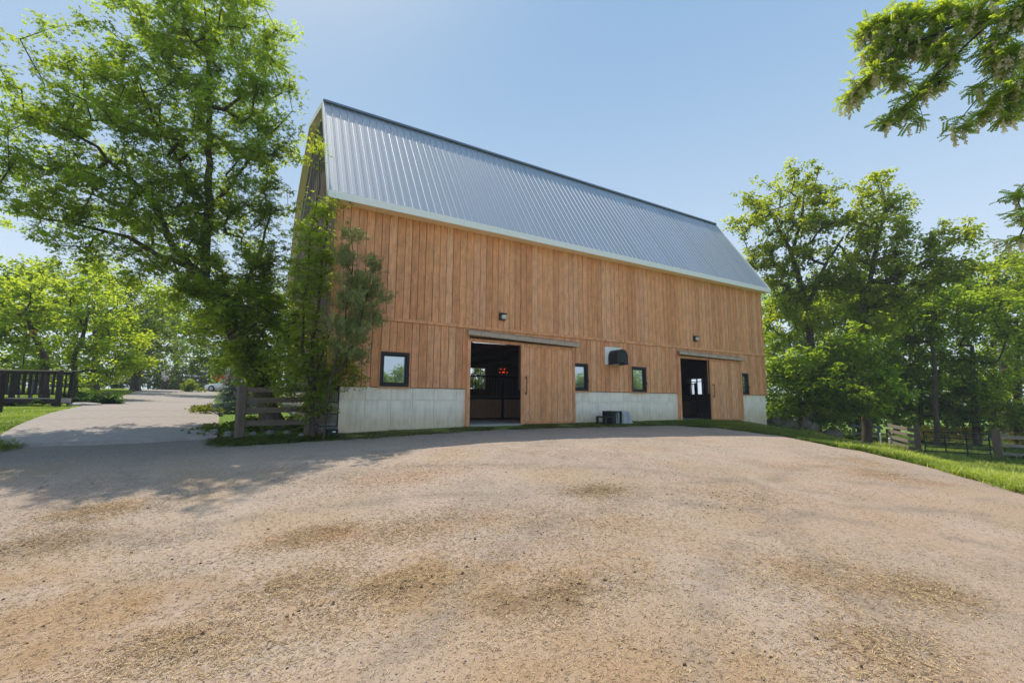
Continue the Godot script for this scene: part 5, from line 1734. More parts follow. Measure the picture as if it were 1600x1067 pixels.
	l5.merge({"a": Color(0.222, 0.260, 0.081), "b": Color(0.443, 0.520, 0.164), "seed": 35}, true)
	plant("broadleaf_tree", "mid green tree right of the drive behind the leaning maple", "tree", [[0.250, 0.100, [Vector3(-1.56,1.60,-30.12), Vector3(-1.89,4.88,-30.12), Vector3(-2.42,7.93,-30.11)]]], [Vector4(-2.75,9.46,-30.11,2.41), Vector4(-3.80,6.27,-30.07,1.98), Vector4(-1.16,5.95,-30.12,2.57), Vector4(-4.26,4.25,-30.04,1.37), Vector4(-2.13,3.95,-30.12,1.42), Vector4(-5.54,7.60,-29.95,1.73), Vector4(0.00,9.24,-30.08,2.61), Vector4(-0.07,3.40,-30.09,1.30)], l5)
	l5.merge({"tips": 2.6, "scale": 3.4, "spread": 1.2, "seed": 36, "a": Color(0.302, 0.355, 0.164), "b": Color(0.524, 0.614, 0.274)}, true)
	plant("broadleaf_tree", "tall pale tree far off over the end of the drive", "tree", [[0.400, 0.200, [Vector3(-10.54,2.66,-72.66), Vector3(-10.90,7.72,-72.63), Vector3(-11.62,13.50,-72.55)]]], [Vector4(-12.17,16.39,-72.48,2.28), Vector4(-11.99,11.51,-72.50,2.66), Vector4(-10.58,18.12,-72.66,2.51), Vector4(-9.42,13.75,-72.77,2.92), Vector4(-11.33,8.17,-72.58,2.49)], l5)
	l5.merge({"seed": 37, "a": Color(0.161, 0.189, 0.069), "b": Color(0.362, 0.425, 0.138)}, true)
	plant("hedge", "low shadowy hedge far behind the lawn trees on the left", "hedge", [[0.300, 0.100, [Vector3(-14.60,2.51,-56.93), Vector3(-14.67,3.68,-56.92)]]], [Vector4(-23.29,3.43,-54.72,0.85), Vector4(-22.53,3.46,-54.96,0.86), Vector4(-21.76,3.49,-55.20,0.87), Vector4(-20.96,3.52,-55.43,0.88), Vector4(-20.13,3.55,-55.66,0.90), Vector4(-19.29,3.59,-55.89,0.91), Vector4(-18.42,3.62,-56.11,0.92), Vector4(-17.52,3.65,-56.32,0.93), Vector4(-16.60,3.69,-56.53,0.94), Vector4(-15.65,3.72,-56.73,0.95), Vector4(-14.68,3.76,-56.92,0.97), Vector4(-13.67,3.79,-57.10,0.98), Vector4(-12.64,3.83,-57.27,0.99), Vector4(-11.58,3.87,-57.43,1.00), Vector4(-19.26,3.31,-55.89,0.84), Vector4(-18.52,3.19,-56.08,0.85), Vector4(-17.80,3.36,-56.26,0.86), Vector4(-17.02,3.24,-56.43,0.86), Vector4(-13.72,5.60,-57.09,1.65), Vector4(-14.70,4.05,-56.91,1.04), Vector4(-12.73,4.13,-57.25,1.37), Vector4(-16.38,4.71,-56.57,1.60), Vector4(-18.87,4.23,-56.00,1.40), Vector4(-21.20,4.12,-55.36,1.36), Vector4(-22.93,4.03,-54.84,1.32), Vector4(-9.41,4.26,-57.70,1.11), Vector4(-0.46,4.56,-58.11,1.89), Vector4(1.87,3.76,-58.03,1.92)], l5)
	var bk := l4.duplicate()
	bk.merge({"tips": 4.2, "seed": 55, "a": Color(0.150, 0.237, 0.056), "b": Color(0.425, 0.537, 0.138)}, true)
	plant("woodland_edge", "bright sunlit woodland tree behind the forked tree by the barn", "tree", [[0.250, 0.120, [Vector3(38.31,-0.80,-8.62), Vector3(38.51,5.32,-8.22), Vector3(38.64,9.63,-7.96)]]], [Vector4(37.05,10.55,-10.91,1.99), Vector4(36.96,7.43,-11.07,1.99), Vector4(36.87,4.36,-11.22,2.00), Vector4(36.79,1.61,-11.36,2.00), Vector4(38.12,10.31,-8.99,1.93), Vector4(38.03,7.28,-9.16,1.94), Vector4(37.94,4.30,-9.33,1.94), Vector4(37.86,1.62,-9.47,1.95), Vector4(39.04,10.07,-7.13,1.87), Vector4(38.95,7.13,-7.31,1.88), Vector4(38.87,4.23,-7.49,1.89), Vector4(38.79,1.64,-7.65,1.89), Vector4(39.82,9.82,-5.34,1.82), Vector4(39.74,6.98,-5.54,1.82), Vector4(39.66,4.17,-5.73,1.83), Vector4(39.59,1.65,-5.89,1.83)], bk)
	bk.seed = 56
	plant("woodland_edge", "sunlit woodland tree far behind the metal gate", "tree", [[0.250, 0.120, [Vector3(42.45,-0.99,-4.10), Vector3(42.59,5.19,-3.71), Vector3(42.76,9.25,-3.22)]]], [Vector4(41.86,10.12,-5.64,1.88), Vector4(41.78,7.18,-5.84,1.89), Vector4(41.70,4.27,-6.04,1.89), Vector4(41.63,1.66,-6.22,1.90), Vector4(42.53,9.87,-3.88,1.82), Vector4(42.45,7.02,-4.09,1.83), Vector4(42.38,4.20,-4.30,1.84), Vector4(42.31,1.67,-4.48,1.84), Vector4(43.09,9.62,-2.21,1.76), Vector4(43.02,6.86,-2.43,1.77), Vector4(42.95,4.13,-2.64,1.78), Vector4(42.89,1.68,-2.83,1.78)], bk)
	bk.seed = 57
	plant("woodland_edge", "sunlit woodland tree behind the pale far fence at the right edge", "tree", [[0.250, 0.120, [Vector3(44.92,-1.13,0.66), Vector3(45.03,4.94,1.15), Vector3(45.13,8.66,1.57)]]], [Vector4(44.54,9.53,-0.82,1.74), Vector4(44.48,6.81,-1.05,1.75), Vector4(44.41,4.12,-1.27,1.76), Vector4(44.36,1.70,-1.47,1.76), Vector4(44.93,9.28,0.70,1.68), Vector4(44.87,6.65,0.47,1.69), Vector4(44.82,4.05,0.25,1.70), Vector4(44.77,1.71,0.04,1.71), Vector4(45.25,9.05,2.14,1.63), Vector4(45.20,6.51,1.91,1.64), Vector4(45.15,3.99,1.68,1.65), Vector4(45.11,1.72,1.47,1.65), Vector4(45.51,8.82,3.49,1.58), Vector4(45.47,6.36,3.26,1.58), Vector4(45.43,3.92,3.03,1.59), Vector4(45.39,1.73,2.83,1.60)], bk)
	plant("hedge", "dark hedge closing the paddock under the trees on the right", "hedge", [[0.200, 0.100, [Vector3(39.63,-0.97,-3.08), Vector3(39.65,0.74,-3.03)]]], [Vector4(36.62,1.09,-9.66,1.39), Vector4(37.46,1.12,-8.09,1.46), Vector4(38.37,1.15,-6.20,1.41), Vector4(39.13,1.18,-4.38,1.37), Vector4(39.78,1.21,-2.66,1.32), Vector4(40.32,1.24,-1.02,1.28), Vector4(40.76,1.26,0.52,1.23), Vector4(41.12,1.29,1.97,1.19), Vector4(41.36,1.31,3.07,1.16), Vector4(37.11,3.18,-8.75,1.58), Vector4(38.27,3.65,-6.41,1.52), Vector4(40.45,3.02,-0.56,1.35), Vector4(41.16,3.38,2.16,1.27)], s4)
	plant("hedge", "dark hedge closing the view beyond the end of the drive", "hedge", [[0.200, 0.100, [Vector3(-5.47,2.41,-60.02), Vector3(-5.58,4.48,-60.02)]]], [Vector4(-5.64,5.32,-60.01,1.86), Vector4(-7.76,5.89,-59.87,1.33), Vector4(-3.52,5.83,-60.10,1.89), Vector4(-11.59,5.05,-59.44,1.43), Vector4(-4.71,7.07,-60.06,1.87), Vector4(-12.04,6.62,-59.38,1.74), Vector4(-11.78,3.62,-59.42,0.95), Vector4(-10.52,3.50,-59.58,0.89), Vector4(-9.23,3.53,-59.73,0.90), Vector4(-7.91,3.57,-59.86,0.91), Vector4(-6.55,3.61,-59.96,1.01), Vector4(-1.38,7.25,-60.12,2.28), Vector4(1.01,6.47,-60.07,2.32), Vector4(-9.93,7.98,-59.65,1.62), Vector4(-7.26,8.18,-59.91,1.83), Vector4(-3.72,8.42,-60.09,2.06), Vector4(-0.43,4.64,-60.11,1.77), Vector4(-2.29,4.15,-60.12,1.39)], l5)
	plant("locust_tree", "flowering locust reaching in from the right with white blossom", "tree", [[0.220, 0.140, [Vector3(10.23,-0.48,11.21), Vector3(10.24,1.04,11.53), Vector3(10.25,4.22,11.58)]], [0.100, 0.035, [Vector3(10.25,4.22,11.58), Vector3(9.23,7.03,11.20), Vector3(8.67,7.83,10.63), Vector3(8.32,7.79,10.28), Vector3(8.08,7.88,10.02)]], [0.030, 0.008, [Vector3(8.08,7.88,10.02), Vector3(7.88,7.78,9.56), Vector3(7.63,7.70,9.04), Vector3(7.43,7.44,8.76), Vector3(7.24,7.03,8.51)]], [0.025, 0.007, [Vector3(8.08,7.88,10.02), Vector3(8.23,8.27,9.75), Vector3(8.12,8.41,9.29), Vector3(7.81,8.54,8.95), Vector3(7.49,8.39,8.62)]], [0.025, 0.007, [Vector3(8.10,7.69,10.18), Vector3(7.84,7.31,9.85), Vector3(7.66,6.96,9.52), Vector3(7.48,6.66,9.26), Vector3(7.30,6.35,8.99)]], [0.030, 0.007, [Vector3(8.67,7.83,10.63), Vector3(8.43,7.11,10.33), Vector3(8.19,6.67,10.10), Vector3(8.05,6.49,9.87), Vector3(7.90,6.17,9.65)]], [0.050, 0.010, [Vector3(10.25,4.22,11.58), Vector3(9.70,4.59,10.78), Vector3(9.13,4.98,10.27), Vector3(9.07,5.06,9.90)]], [0.020, 0.008, [Vector3(9.13,4.98,10.27), Vector3(9.09,4.62,10.03), Vector3(9.06,4.24,9.84)]], [0.015, 0.006, [Vector3(8.43,7.11,10.33), Vector3(8.32,6.68,10.25), Vector3(8.20,6.36,10.16)]], [0.020, 0.008, [Vector3(8.08,7.88,10.02), Vector3(7.97,8.28,10.01), Vector3(7.85,8.78,9.90)]]], [Vector4(7.59,8.42,8.58,0.13), Vector4(7.66,8.39,8.80,0.17), Vector4(7.74,8.36,9.05,0.18), Vector4(7.81,8.32,9.29,0.16), Vector4(7.88,8.06,9.59,0.17), Vector4(7.52,7.20,8.41,0.13), Vector4(7.57,7.38,8.55,0.15), Vector4(7.65,7.45,8.77,0.17), Vector4(7.71,7.60,8.95,0.16), Vector4(7.78,7.76,9.21,0.16), Vector4(7.85,7.79,9.45,0.16), Vector4(7.47,7.13,8.27,0.09), Vector4(7.68,6.49,8.87,0.10), Vector4(7.73,6.68,9.02,0.12), Vector4(7.79,6.85,9.22,0.13), Vector4(7.84,7.03,9.43,0.14), Vector4(7.88,7.23,9.59,0.12), Vector4(7.94,7.70,9.85,0.15), Vector4(7.79,6.38,9.22,0.08), Vector4(7.89,6.07,9.64,0.10), Vector4(7.93,6.14,9.83,0.11), Vector4(7.97,6.26,10.01,0.11), Vector4(8.00,6.40,10.15,0.13), Vector4(8.02,6.08,10.25,0.11), Vector4(7.95,6.65,9.90,0.09), Vector4(8.02,6.87,10.26,0.16), Vector4(8.00,7.26,10.16,0.14), Vector4(7.99,7.88,10.08,0.18), Vector4(8.04,7.52,10.42,0.22), Vector4(7.92,8.18,9.75,0.13), Vector4(7.99,4.75,10.13,0.11), Vector4(7.98,4.03,10.03,0.09), Vector4(7.99,4.30,10.13,0.13), Vector4(8.00,5.93,10.14,0.07), Vector4(8.03,6.39,10.35,0.18), Vector4(7.72,8.08,8.99,0.12), Vector4(7.80,8.03,9.27,0.14), Vector4(7.68,7.97,8.85,0.12), Vector4(7.72,7.26,9.01,0.12), Vector4(7.83,7.47,9.38,0.12), Vector4(7.90,7.54,9.66,0.13), Vector4(7.99,6.81,10.09,0.13), Vector4(7.98,7.06,10.04,0.11), Vector4(7.63,7.86,8.72,0.13), Vector4(7.74,7.79,9.05,0.14)], {"tips": 300.0, "leaf": "locust", "per": 3, "spread": 0.10, "scale": 0.85, "a": Color(0.323, 0.378, 0.105), "b": Color(0.660, 0.660, 0.216), "dz": 0.12, "seed": 41, "twig": 0.003, "bloom": 0.45, "knotty": 0.6})
	var hb := s3.duplicate()
	hb.merge({"a": Color(0.06, 0.085, 0.03), "b": Color(0.14, 0.18, 0.06), "tips": 12.0}, true)
	var hy := gh(10.0, -26.0)
	plant("hedge", "hedge behind the barn, seen through the window beyond the left doorway", "hedge", [[0.1, 0.05, [Vector3(10, hy - 0.1, -26), Vector3(10, hy + 2.0, -26)]]], [Vector4(6, hy + 1.5, -26, 1.9), Vector4(9, hy + 2.0, -26, 2.2), Vector4(12, hy + 1.8, -26, 2.2), Vector4(15, hy + 2.2, -26, 2.2), Vector4(11, hy + 3.8, -26.5, 2.0), Vector4(18, hy + 2.2, -26.5, 2.4)], hb)
	# trees across the yard, behind the camera: they stand in the window panes
	for k in 13:
		var p := Vector2(4.0 + k * 5.5, 52.0 - k * 0.8)
		var y := gh(p.x, p.y)
		var hgt := 8.6 + 1.6 * sin(k * 2.3)
		var cl := []
		for i in 9:
			cl.append(Vector4(p.x + rng.randfn(0, 2.0), y + hgt * rng.randf_range(0.25, 0.85), p.y + rng.randfn(0, 1.2), rng.randf_range(1.6, 2.3)))
		var wl := br.duplicate()
		wl.merge({"tips": 1.6, "per": 14, "scale": 3.4, "spread": 1.0, "seed": 60 + k, "dz": 0.4}, true)
		plant("yard_tree", "bushy green tree across the yard, mirrored in the barn windows", "tree", [[0.16, 0.08, [Vector3(p.x, y - 0.2, p.y), Vector3(p.x, y + hgt * 0.6, p.y)]]], cl, wl, "trees across the yard from the barn")


func build_left() -> void:
	# dark board fence at the gravel's edge
	board_fence("board_fence", "dark weathered four rail board fence between drive and barn corner", [Vector3(-1.78, -0.12, 1.0), Vector3(-0.36, 0.02, 1.0), Vector3(0.12, 0.06, 0.0)], [0.33, 0.60, 0.85, 1.08], 1.17, M.fence_wood, 0.115, "", 0.17)
	# garden deck with its railing
	var a := Vector3(-8.05, gh(-8.05, -12.75), -12.75)
	var dk := thing("garden_deck", "dark stained little deck with baluster railing on the left lawn", "deck", a, -0.42)
	# own axes: -x runs left along the railing, -z away
	var fy := 0.33
	for k in 4:
		bpart(dk, "deck_plank", M.deck_floor, Vector3(-2.1, fy, -0.08 - k * 0.145), Vector3(4.3, 0.035, 0.137))
	bpart(dk, "beam", M.deck_paint, Vector3(-2.1, fy - 0.11, 0.0), Vector3(4.3, 0.17, 0.06))
	bpart(dk, "beam", M.deck_paint, Vector3(-2.1, fy - 0.11, -0.50), Vector3(4.3, 0.17, 0.06))
	bpart(dk, "end_board", M.deck_floor, Vector3(0.07, fy - 0.08, -0.26), Vector3(0.04, 0.19, 0.48))
	for z in [0.02, -0.55]:
		for x in [0.0, -2.15, -4.25]:
			bpart(dk, "post", M.deck_paint, Vector3(x, 0.66, z), Vector3(0.13, 1.56, 0.13), Basis(Vector3(0, 0, 1), 0.05 if x == 0.0 and z > 0 else 0.0))
			bpart(dk, "post_cap", M.grey_wood, Vector3(x - (0.035 if x == 0.0 and z > 0 else 0.0), 1.455, z), Vector3(0.17, 0.03, 0.17))
		for q in [[1.35, 0.10], [0.50, 0.05]]:
			bpart(dk, "rail", M.deck_paint if q[0] < 1 else M.deck_paint, Vector3(-2.15, q[0], z), Vector3(4.2, q[1], 0.05))
		bpart(dk, "handrail", M.grey_wood, Vector3(-2.15, 1.415, z), Vector3(4.3, 0.03, 0.15))
		for k in 19:
			bpart(dk, "baluster", M.deck_paint, Vector3(-0.22 - k * 0.212, 0.93, z + 0.035), Vector3(0.045, 0.86, 0.035), Basis(Vector3(0, 0, 1), 0.02))
	var st := thing("stone_step", "flat pale stone step at the end of the deck", "step", Vector3(-7.35, gh(-7.35, -13.2), -13.2), 0.53)
	var sb := MB.new()
	sb.ball(Vector3(0, 0.07, 0), Vector3(0.55, 0.10, 0.38), 12, 7, 0.25, 5)
	part(st, "slab", sb.mesh(), M.pale_stone)
	board_fence("rail_fence", "end of a dark rail fence at the photo's left edge", [Vector3(-8.42, -8.95, 1.0), Vector3(-11.5, -9.6, 1.0)], [0.45, 0.8, 1.15], 1.25, M.deck_paint, 0.09)
	# garden chairs behind the deck
	var spots := [[-10.7, -17.6, 0.9, "grey slatted garden chair behind the deck railing, left of the other chair"], [-10.1, -18.1, 0.3, "grey slatted garden chair behind the deck railing, nearer the drive"]]
	for s in spots:
		var c := thing("garden_chair", s[3], "chair", Vector3(s[0], gh(s[0], s[1]), s[1]), s[2], "grey garden chairs on the lawn")
		for k in 5:
			bpart(c, "back_slat", M.chair_grey, Vector3(-0.24 + k * 0.12, 0.72, -0.32), Vector3(0.105, 0.85 - 0.03 * absi(k - 2), 0.022), Basis(Vector3.RIGHT, -0.38))
		for k in 5:
			bpart(c, "seat_slat", M.chair_grey, Vector3(0, 0.34 + k * 0.012, -0.18 + k * 0.11), Vector3(0.56, 0.022, 0.095))
		for x in [-0.33, 0.33]:
			bpart(c, "arm", M.chair_grey, Vector3(x, 0.60, 0.05), Vector3(0.13, 0.022, 0.75))
			bpart(c, "leg", M.chair_grey, Vector3(x, 0.29, 0.33), Vector3(0.05, 0.58, 0.09))
			bpart(c, "leg", M.chair_grey, Vector3(x, 0.22, -0.35), Vector3(0.05, 0.44, 0.09), Basis(Vector3.RIGHT, -0.3))
	var bh := thing("birdhouse", "small yellow birdhouse hanging in the tree above the deck", "birdhouse", Vector3(-10.27, 4.42, -16.89), 0.5)
	var bb := MB.new()
	bb.box(Vector3(0, 0.14, 0), Vector3(0.2, 0.28, 0.18))
	part(bh, "box", bb.mesh(), M.yellow_paint)
	var rf := MB.new()
	rf.box(Vector3(-0.07, 0.32, 0), Vector3(0.20, 0.02, 0.24), Basis(Vector3(0, 0, 1), 0.6))
	rf.box(Vector3(0.07, 0.32, 0), Vector3(0.20, 0.02, 0.24), Basis(Vector3(0, 0, 1), -0.6))
	part(bh, "roof", rf.mesh(), M.dark_wood)
	var ho := MB.new()
	ho.disc(Vector3(0, 0.17, 0.0915), Vector3(0, 0, -1), 0.03)
	part(bh, "entrance_hole", ho.mesh(), M.iron)
	# planting
	spruce("blue_spruce", "small blue spruce beside the drive behind the fence post", Vector3(-1.95, gh(-1.95, -8.4), -8.4), 1.95, 1.35, 71, Color(0.13, 0.19, 0.165), Color(0.30, 0.37, 0.35), 1.15, 30)
	spruce("blue_spruce", "wide blue spruce at the end of the drive behind the walker", Vector3(-9.3, gh(-9.3, -62) - 0.2, -62.0), 3.6, 5.0, 72, Color(0.05, 0.085, 0.075), Color(0.12, 0.17, 0.17), 3.6, 34)
	spruce("blue_spruce", "blue spruce at the end of the drive, right of the wide one", Vector3(-6.2, gh(-6.2, -66) - 0.2, -66.0), 4.4, 4.6, 73, Color(0.05, 0.085, 0.075), Color(0.12, 0.17, 0.17), 3.6, 34)
	var ys := {"tips": 9.0, "leaf": "oval", "per": 16, "spread": 0.4, "scale": 1.6, "a": Color(0.20, 0.25, 0.03), "b": Color(0.38, 0.40, 0.08), "dz": 0.3, "seed": 81}
	var gy := gh(-5.7, -39)
	plant("yellow_shrub", "low yellow green shrub right of the drive before the white car", "shrub", [[0.05, 0.03, [Vector3(-5.9, gy - 0.1, -39.5), Vector3(-5.9, gy + 0.7, -39.5)]]], [Vector4(-6.3, gy + 0.5, -39.5, 0.6), Vector4(-5.6, gy + 0.6, -39.6, 0.6)], ys)
	ys.merge({"a": Color(0.17, 0.20, 0.04), "b": Color(0.33, 0.36, 0.07), "seed": 82, "tips": 12.0}, true)
	gy = gh(-3.82, -50.09)
	plant("golden_shrub", "golden green upright shrub behind the white car", "shrub", [[0.05, 0.03, [Vector3(-3.82, gy - 0.1, -50.09), Vector3(-3.82, gy + 1.2, -50.09)]]], [Vector4(-3.82, gy + 2.3, -50.09, 0.6), Vector4(-3.52, gy + 1.2, -50.09, 0.7), Vector4(-4.12, gy + 1.5, -50.09, 0.6)], ys)
	car(Vector3(-5.05, gh(-4.5, -46.3), -46.1), 0.5305 * -1.0)
	person(Vector3(-8.75, gh(-8.75, -45.8) + 0.04, -45.8), 0.2)
	var fl: Array = [Vector3(-2.35, -11.3, 16)]
	herbs("red_flowers", "red flowers blooming above the small blue spruce", "flowers", "flower", fl, 91, 1.0, Color(0.55, 0.03, 0.03), Color(0.65, 0.06, 0.05), M.blossom)
	get_node("red_flowers").position.y += 0.95
	var stem := MB.new()
	for k in 7:
		stem.tube([Vector3(0.05 * k - 0.15, -1.0, 0.03 * (k % 3)), Vector3(0.07 * k - 0.2, 0.3, 0.02 * k)], [0.008, 0.005], 4)
	part(get_node("red_flowers"), "stems", stem.mesh(), M.gate_green)
	herbs("hosta_bed", "broad leaved plants along the deck's right end", "plants", "broad", [Vector3(-6.9, -14.6, 16), Vector3(-7.3, -15.2, 14), Vector3(-7.6, -16.0, 14), Vector3(-8.0, -16.8, 12), Vector3(-8.6, -17.4, 12)], 92, 1.3, Color(0.035, 0.085, 0.03), Color(0.09, 0.17, 0.06), M.leaf)
	herbs("deck_plants", "leafy plants growing under the deck beam", "plants", "broad", [Vector3(-8.7, -13.4, 10), Vector3(-9.4, -13.8, 10), Vector3(-10.2, -14.2, 10), Vector3(-11.0, -14.6, 10)], 93, 0.8, Color(0.05, 0.10, 0.03), Color(0.13, 0.24, 0.06), M.leaf)
	herbs("drive_weeds", "leafy weeds among stones at the drive corner by the fence post", "plants", "oval", [Vector3(-2.25, -0.75, 26), Vector3(-2.15, -1.3, 26), Vector3(-2.3, -1.8, 20)], 94, 0.8, Color(0.12, 0.16, 0.03), Color(0.28, 0.27, 0.07), M.leaf)
	herbs("fence_plants", "bright leaved plants growing behind the board fence", "plants", "broad", [Vector3(-1.5, -1.2, 9), Vector3(-1.6, -2.4, 9), Vector3(-0.55, -1.0, 9), Vector3(-1.3, -3.4, 10), Vector3(-0.6, -2.4, 9)], 95, 0.75, Color(0.12, 0.18, 0.03), Color(0.30, 0.36, 0.08), M.leaf)
	herbs("spruce_bed", "low ground plants edging the small blue spruce", "plants", "oval", [Vector3(-2.9, -9.6, 24), Vector3(-2.95, -8.2, 24), Vector3(-2.8, -7.2, 20)], 96, 1.2, Color(0.10, 0.14, 0.04), Color(0.24, 0.22, 0.09), M.leaf)
	# stones
	var where := [[-2.0, -0.45, 0.16, "rounded grey stone left of the fence's end post"], [-2.3, -0.6, 0.20, "largest grey stone at the drive corner"], [-1.5, -0.35, 0.13, "small stone under the lowest fence rail, next to the end post"], [-1.15, -0.4, 0.15, "stone under the fence rails before the maple trunk"], [-0.8, -0.3, 0.12, "stone under the fence rails right of the maple trunk"], [-0.55, 0.30, 0.10, "flat stone in the grass before the second fence post"], [-2.75, -6.9, 0.17, "pale edging stone before the small blue spruce"], [-2.9, -7.6, 0.16, "pale edging stone left of the small blue spruce"], [-2.4, -6.6, 0.18, "pale edging stone nearest the fence, by the small blue spruce"]]
	for s in where:
		var r := thing("stone", s[3], "stone", Vector3(s[0], gh(s[0], s[1]), s[1]), rng.randf() * 6.0)
		var m := MB.new()
		s[2] *= 0.72
		m.ball(Vector3(0, s[2] * 0.45, 0), Vector3(s[2], s[2] * 0.7, s[2] * 0.85), 11, 8, 0.4, rng.randi() % 999)
		part(r, "rock", m.mesh(), M.pale_stone)
	# lawn
	var lawn := func(r: RandomNumberGenerator):
		var z := -0.9 - 24.0 * r.randf() * r.randf()
		var x := along(LEFT, z) - 0.02 - 7.5 * pow(r.randf(), 1.4)
		return Vector2(x, z)
	grass("lawn_grass", "mown bright green lawn left of the drive", 26000, lawn, 0.05, 0.10, Color(0.24, 0.36, 0.035), Color(0.42, 0.52, 0.06), 101, 0.5)
	var farlawn := func(r: RandomNumberGenerator):
		var z := r.randf_range(-70.0, -22.0)
		var x := along(LEFT, z) - 0.05 - 9.0 * r.randf() if r.randf() < 0.7 else along(RIGHT, z) + 5.0 * r.randf()
		if z < -50.0:
			x = r.randf_range(-24, 4)
		return Vector2(x, z)
	grass("lawn_grass", "sunny lawn beyond the end of the drive", 16000, farlawn, 0.08, 0.16, Color(0.26, 0.36, 0.05), Color(0.44, 0.52, 0.08), 102, 1.3)
	var edge := func(r: RandomNumberGenerator): return Vector2(r.randf_range(-2.2, 0.3), r.randf_range(-0.5, 0.95) * r.randf_range(0.3, 1.0) + 0.1)
	grass("fence_grass", "thin uneven grass at the foot of the board fence", 2600, edge, 0.03, 0.09, Color(0.10, 0.15, 0.03), Color(0.24, 0.26, 0.07), 103, 0.5)
	var tuft := func(r: RandomNumberGenerator): return Vector2(-6.2 + r.randfn(0, 0.28), -0.2 + r.randfn(0, 0.2))
	grass("corner_grass", "tuft of long grass where drive and yard meet at the left edge", 900, tuft, 0.10, 0.30, Color(0.15, 0.22, 0.03), Color(0.30, 0.34, 0.07), 104, 0.6)


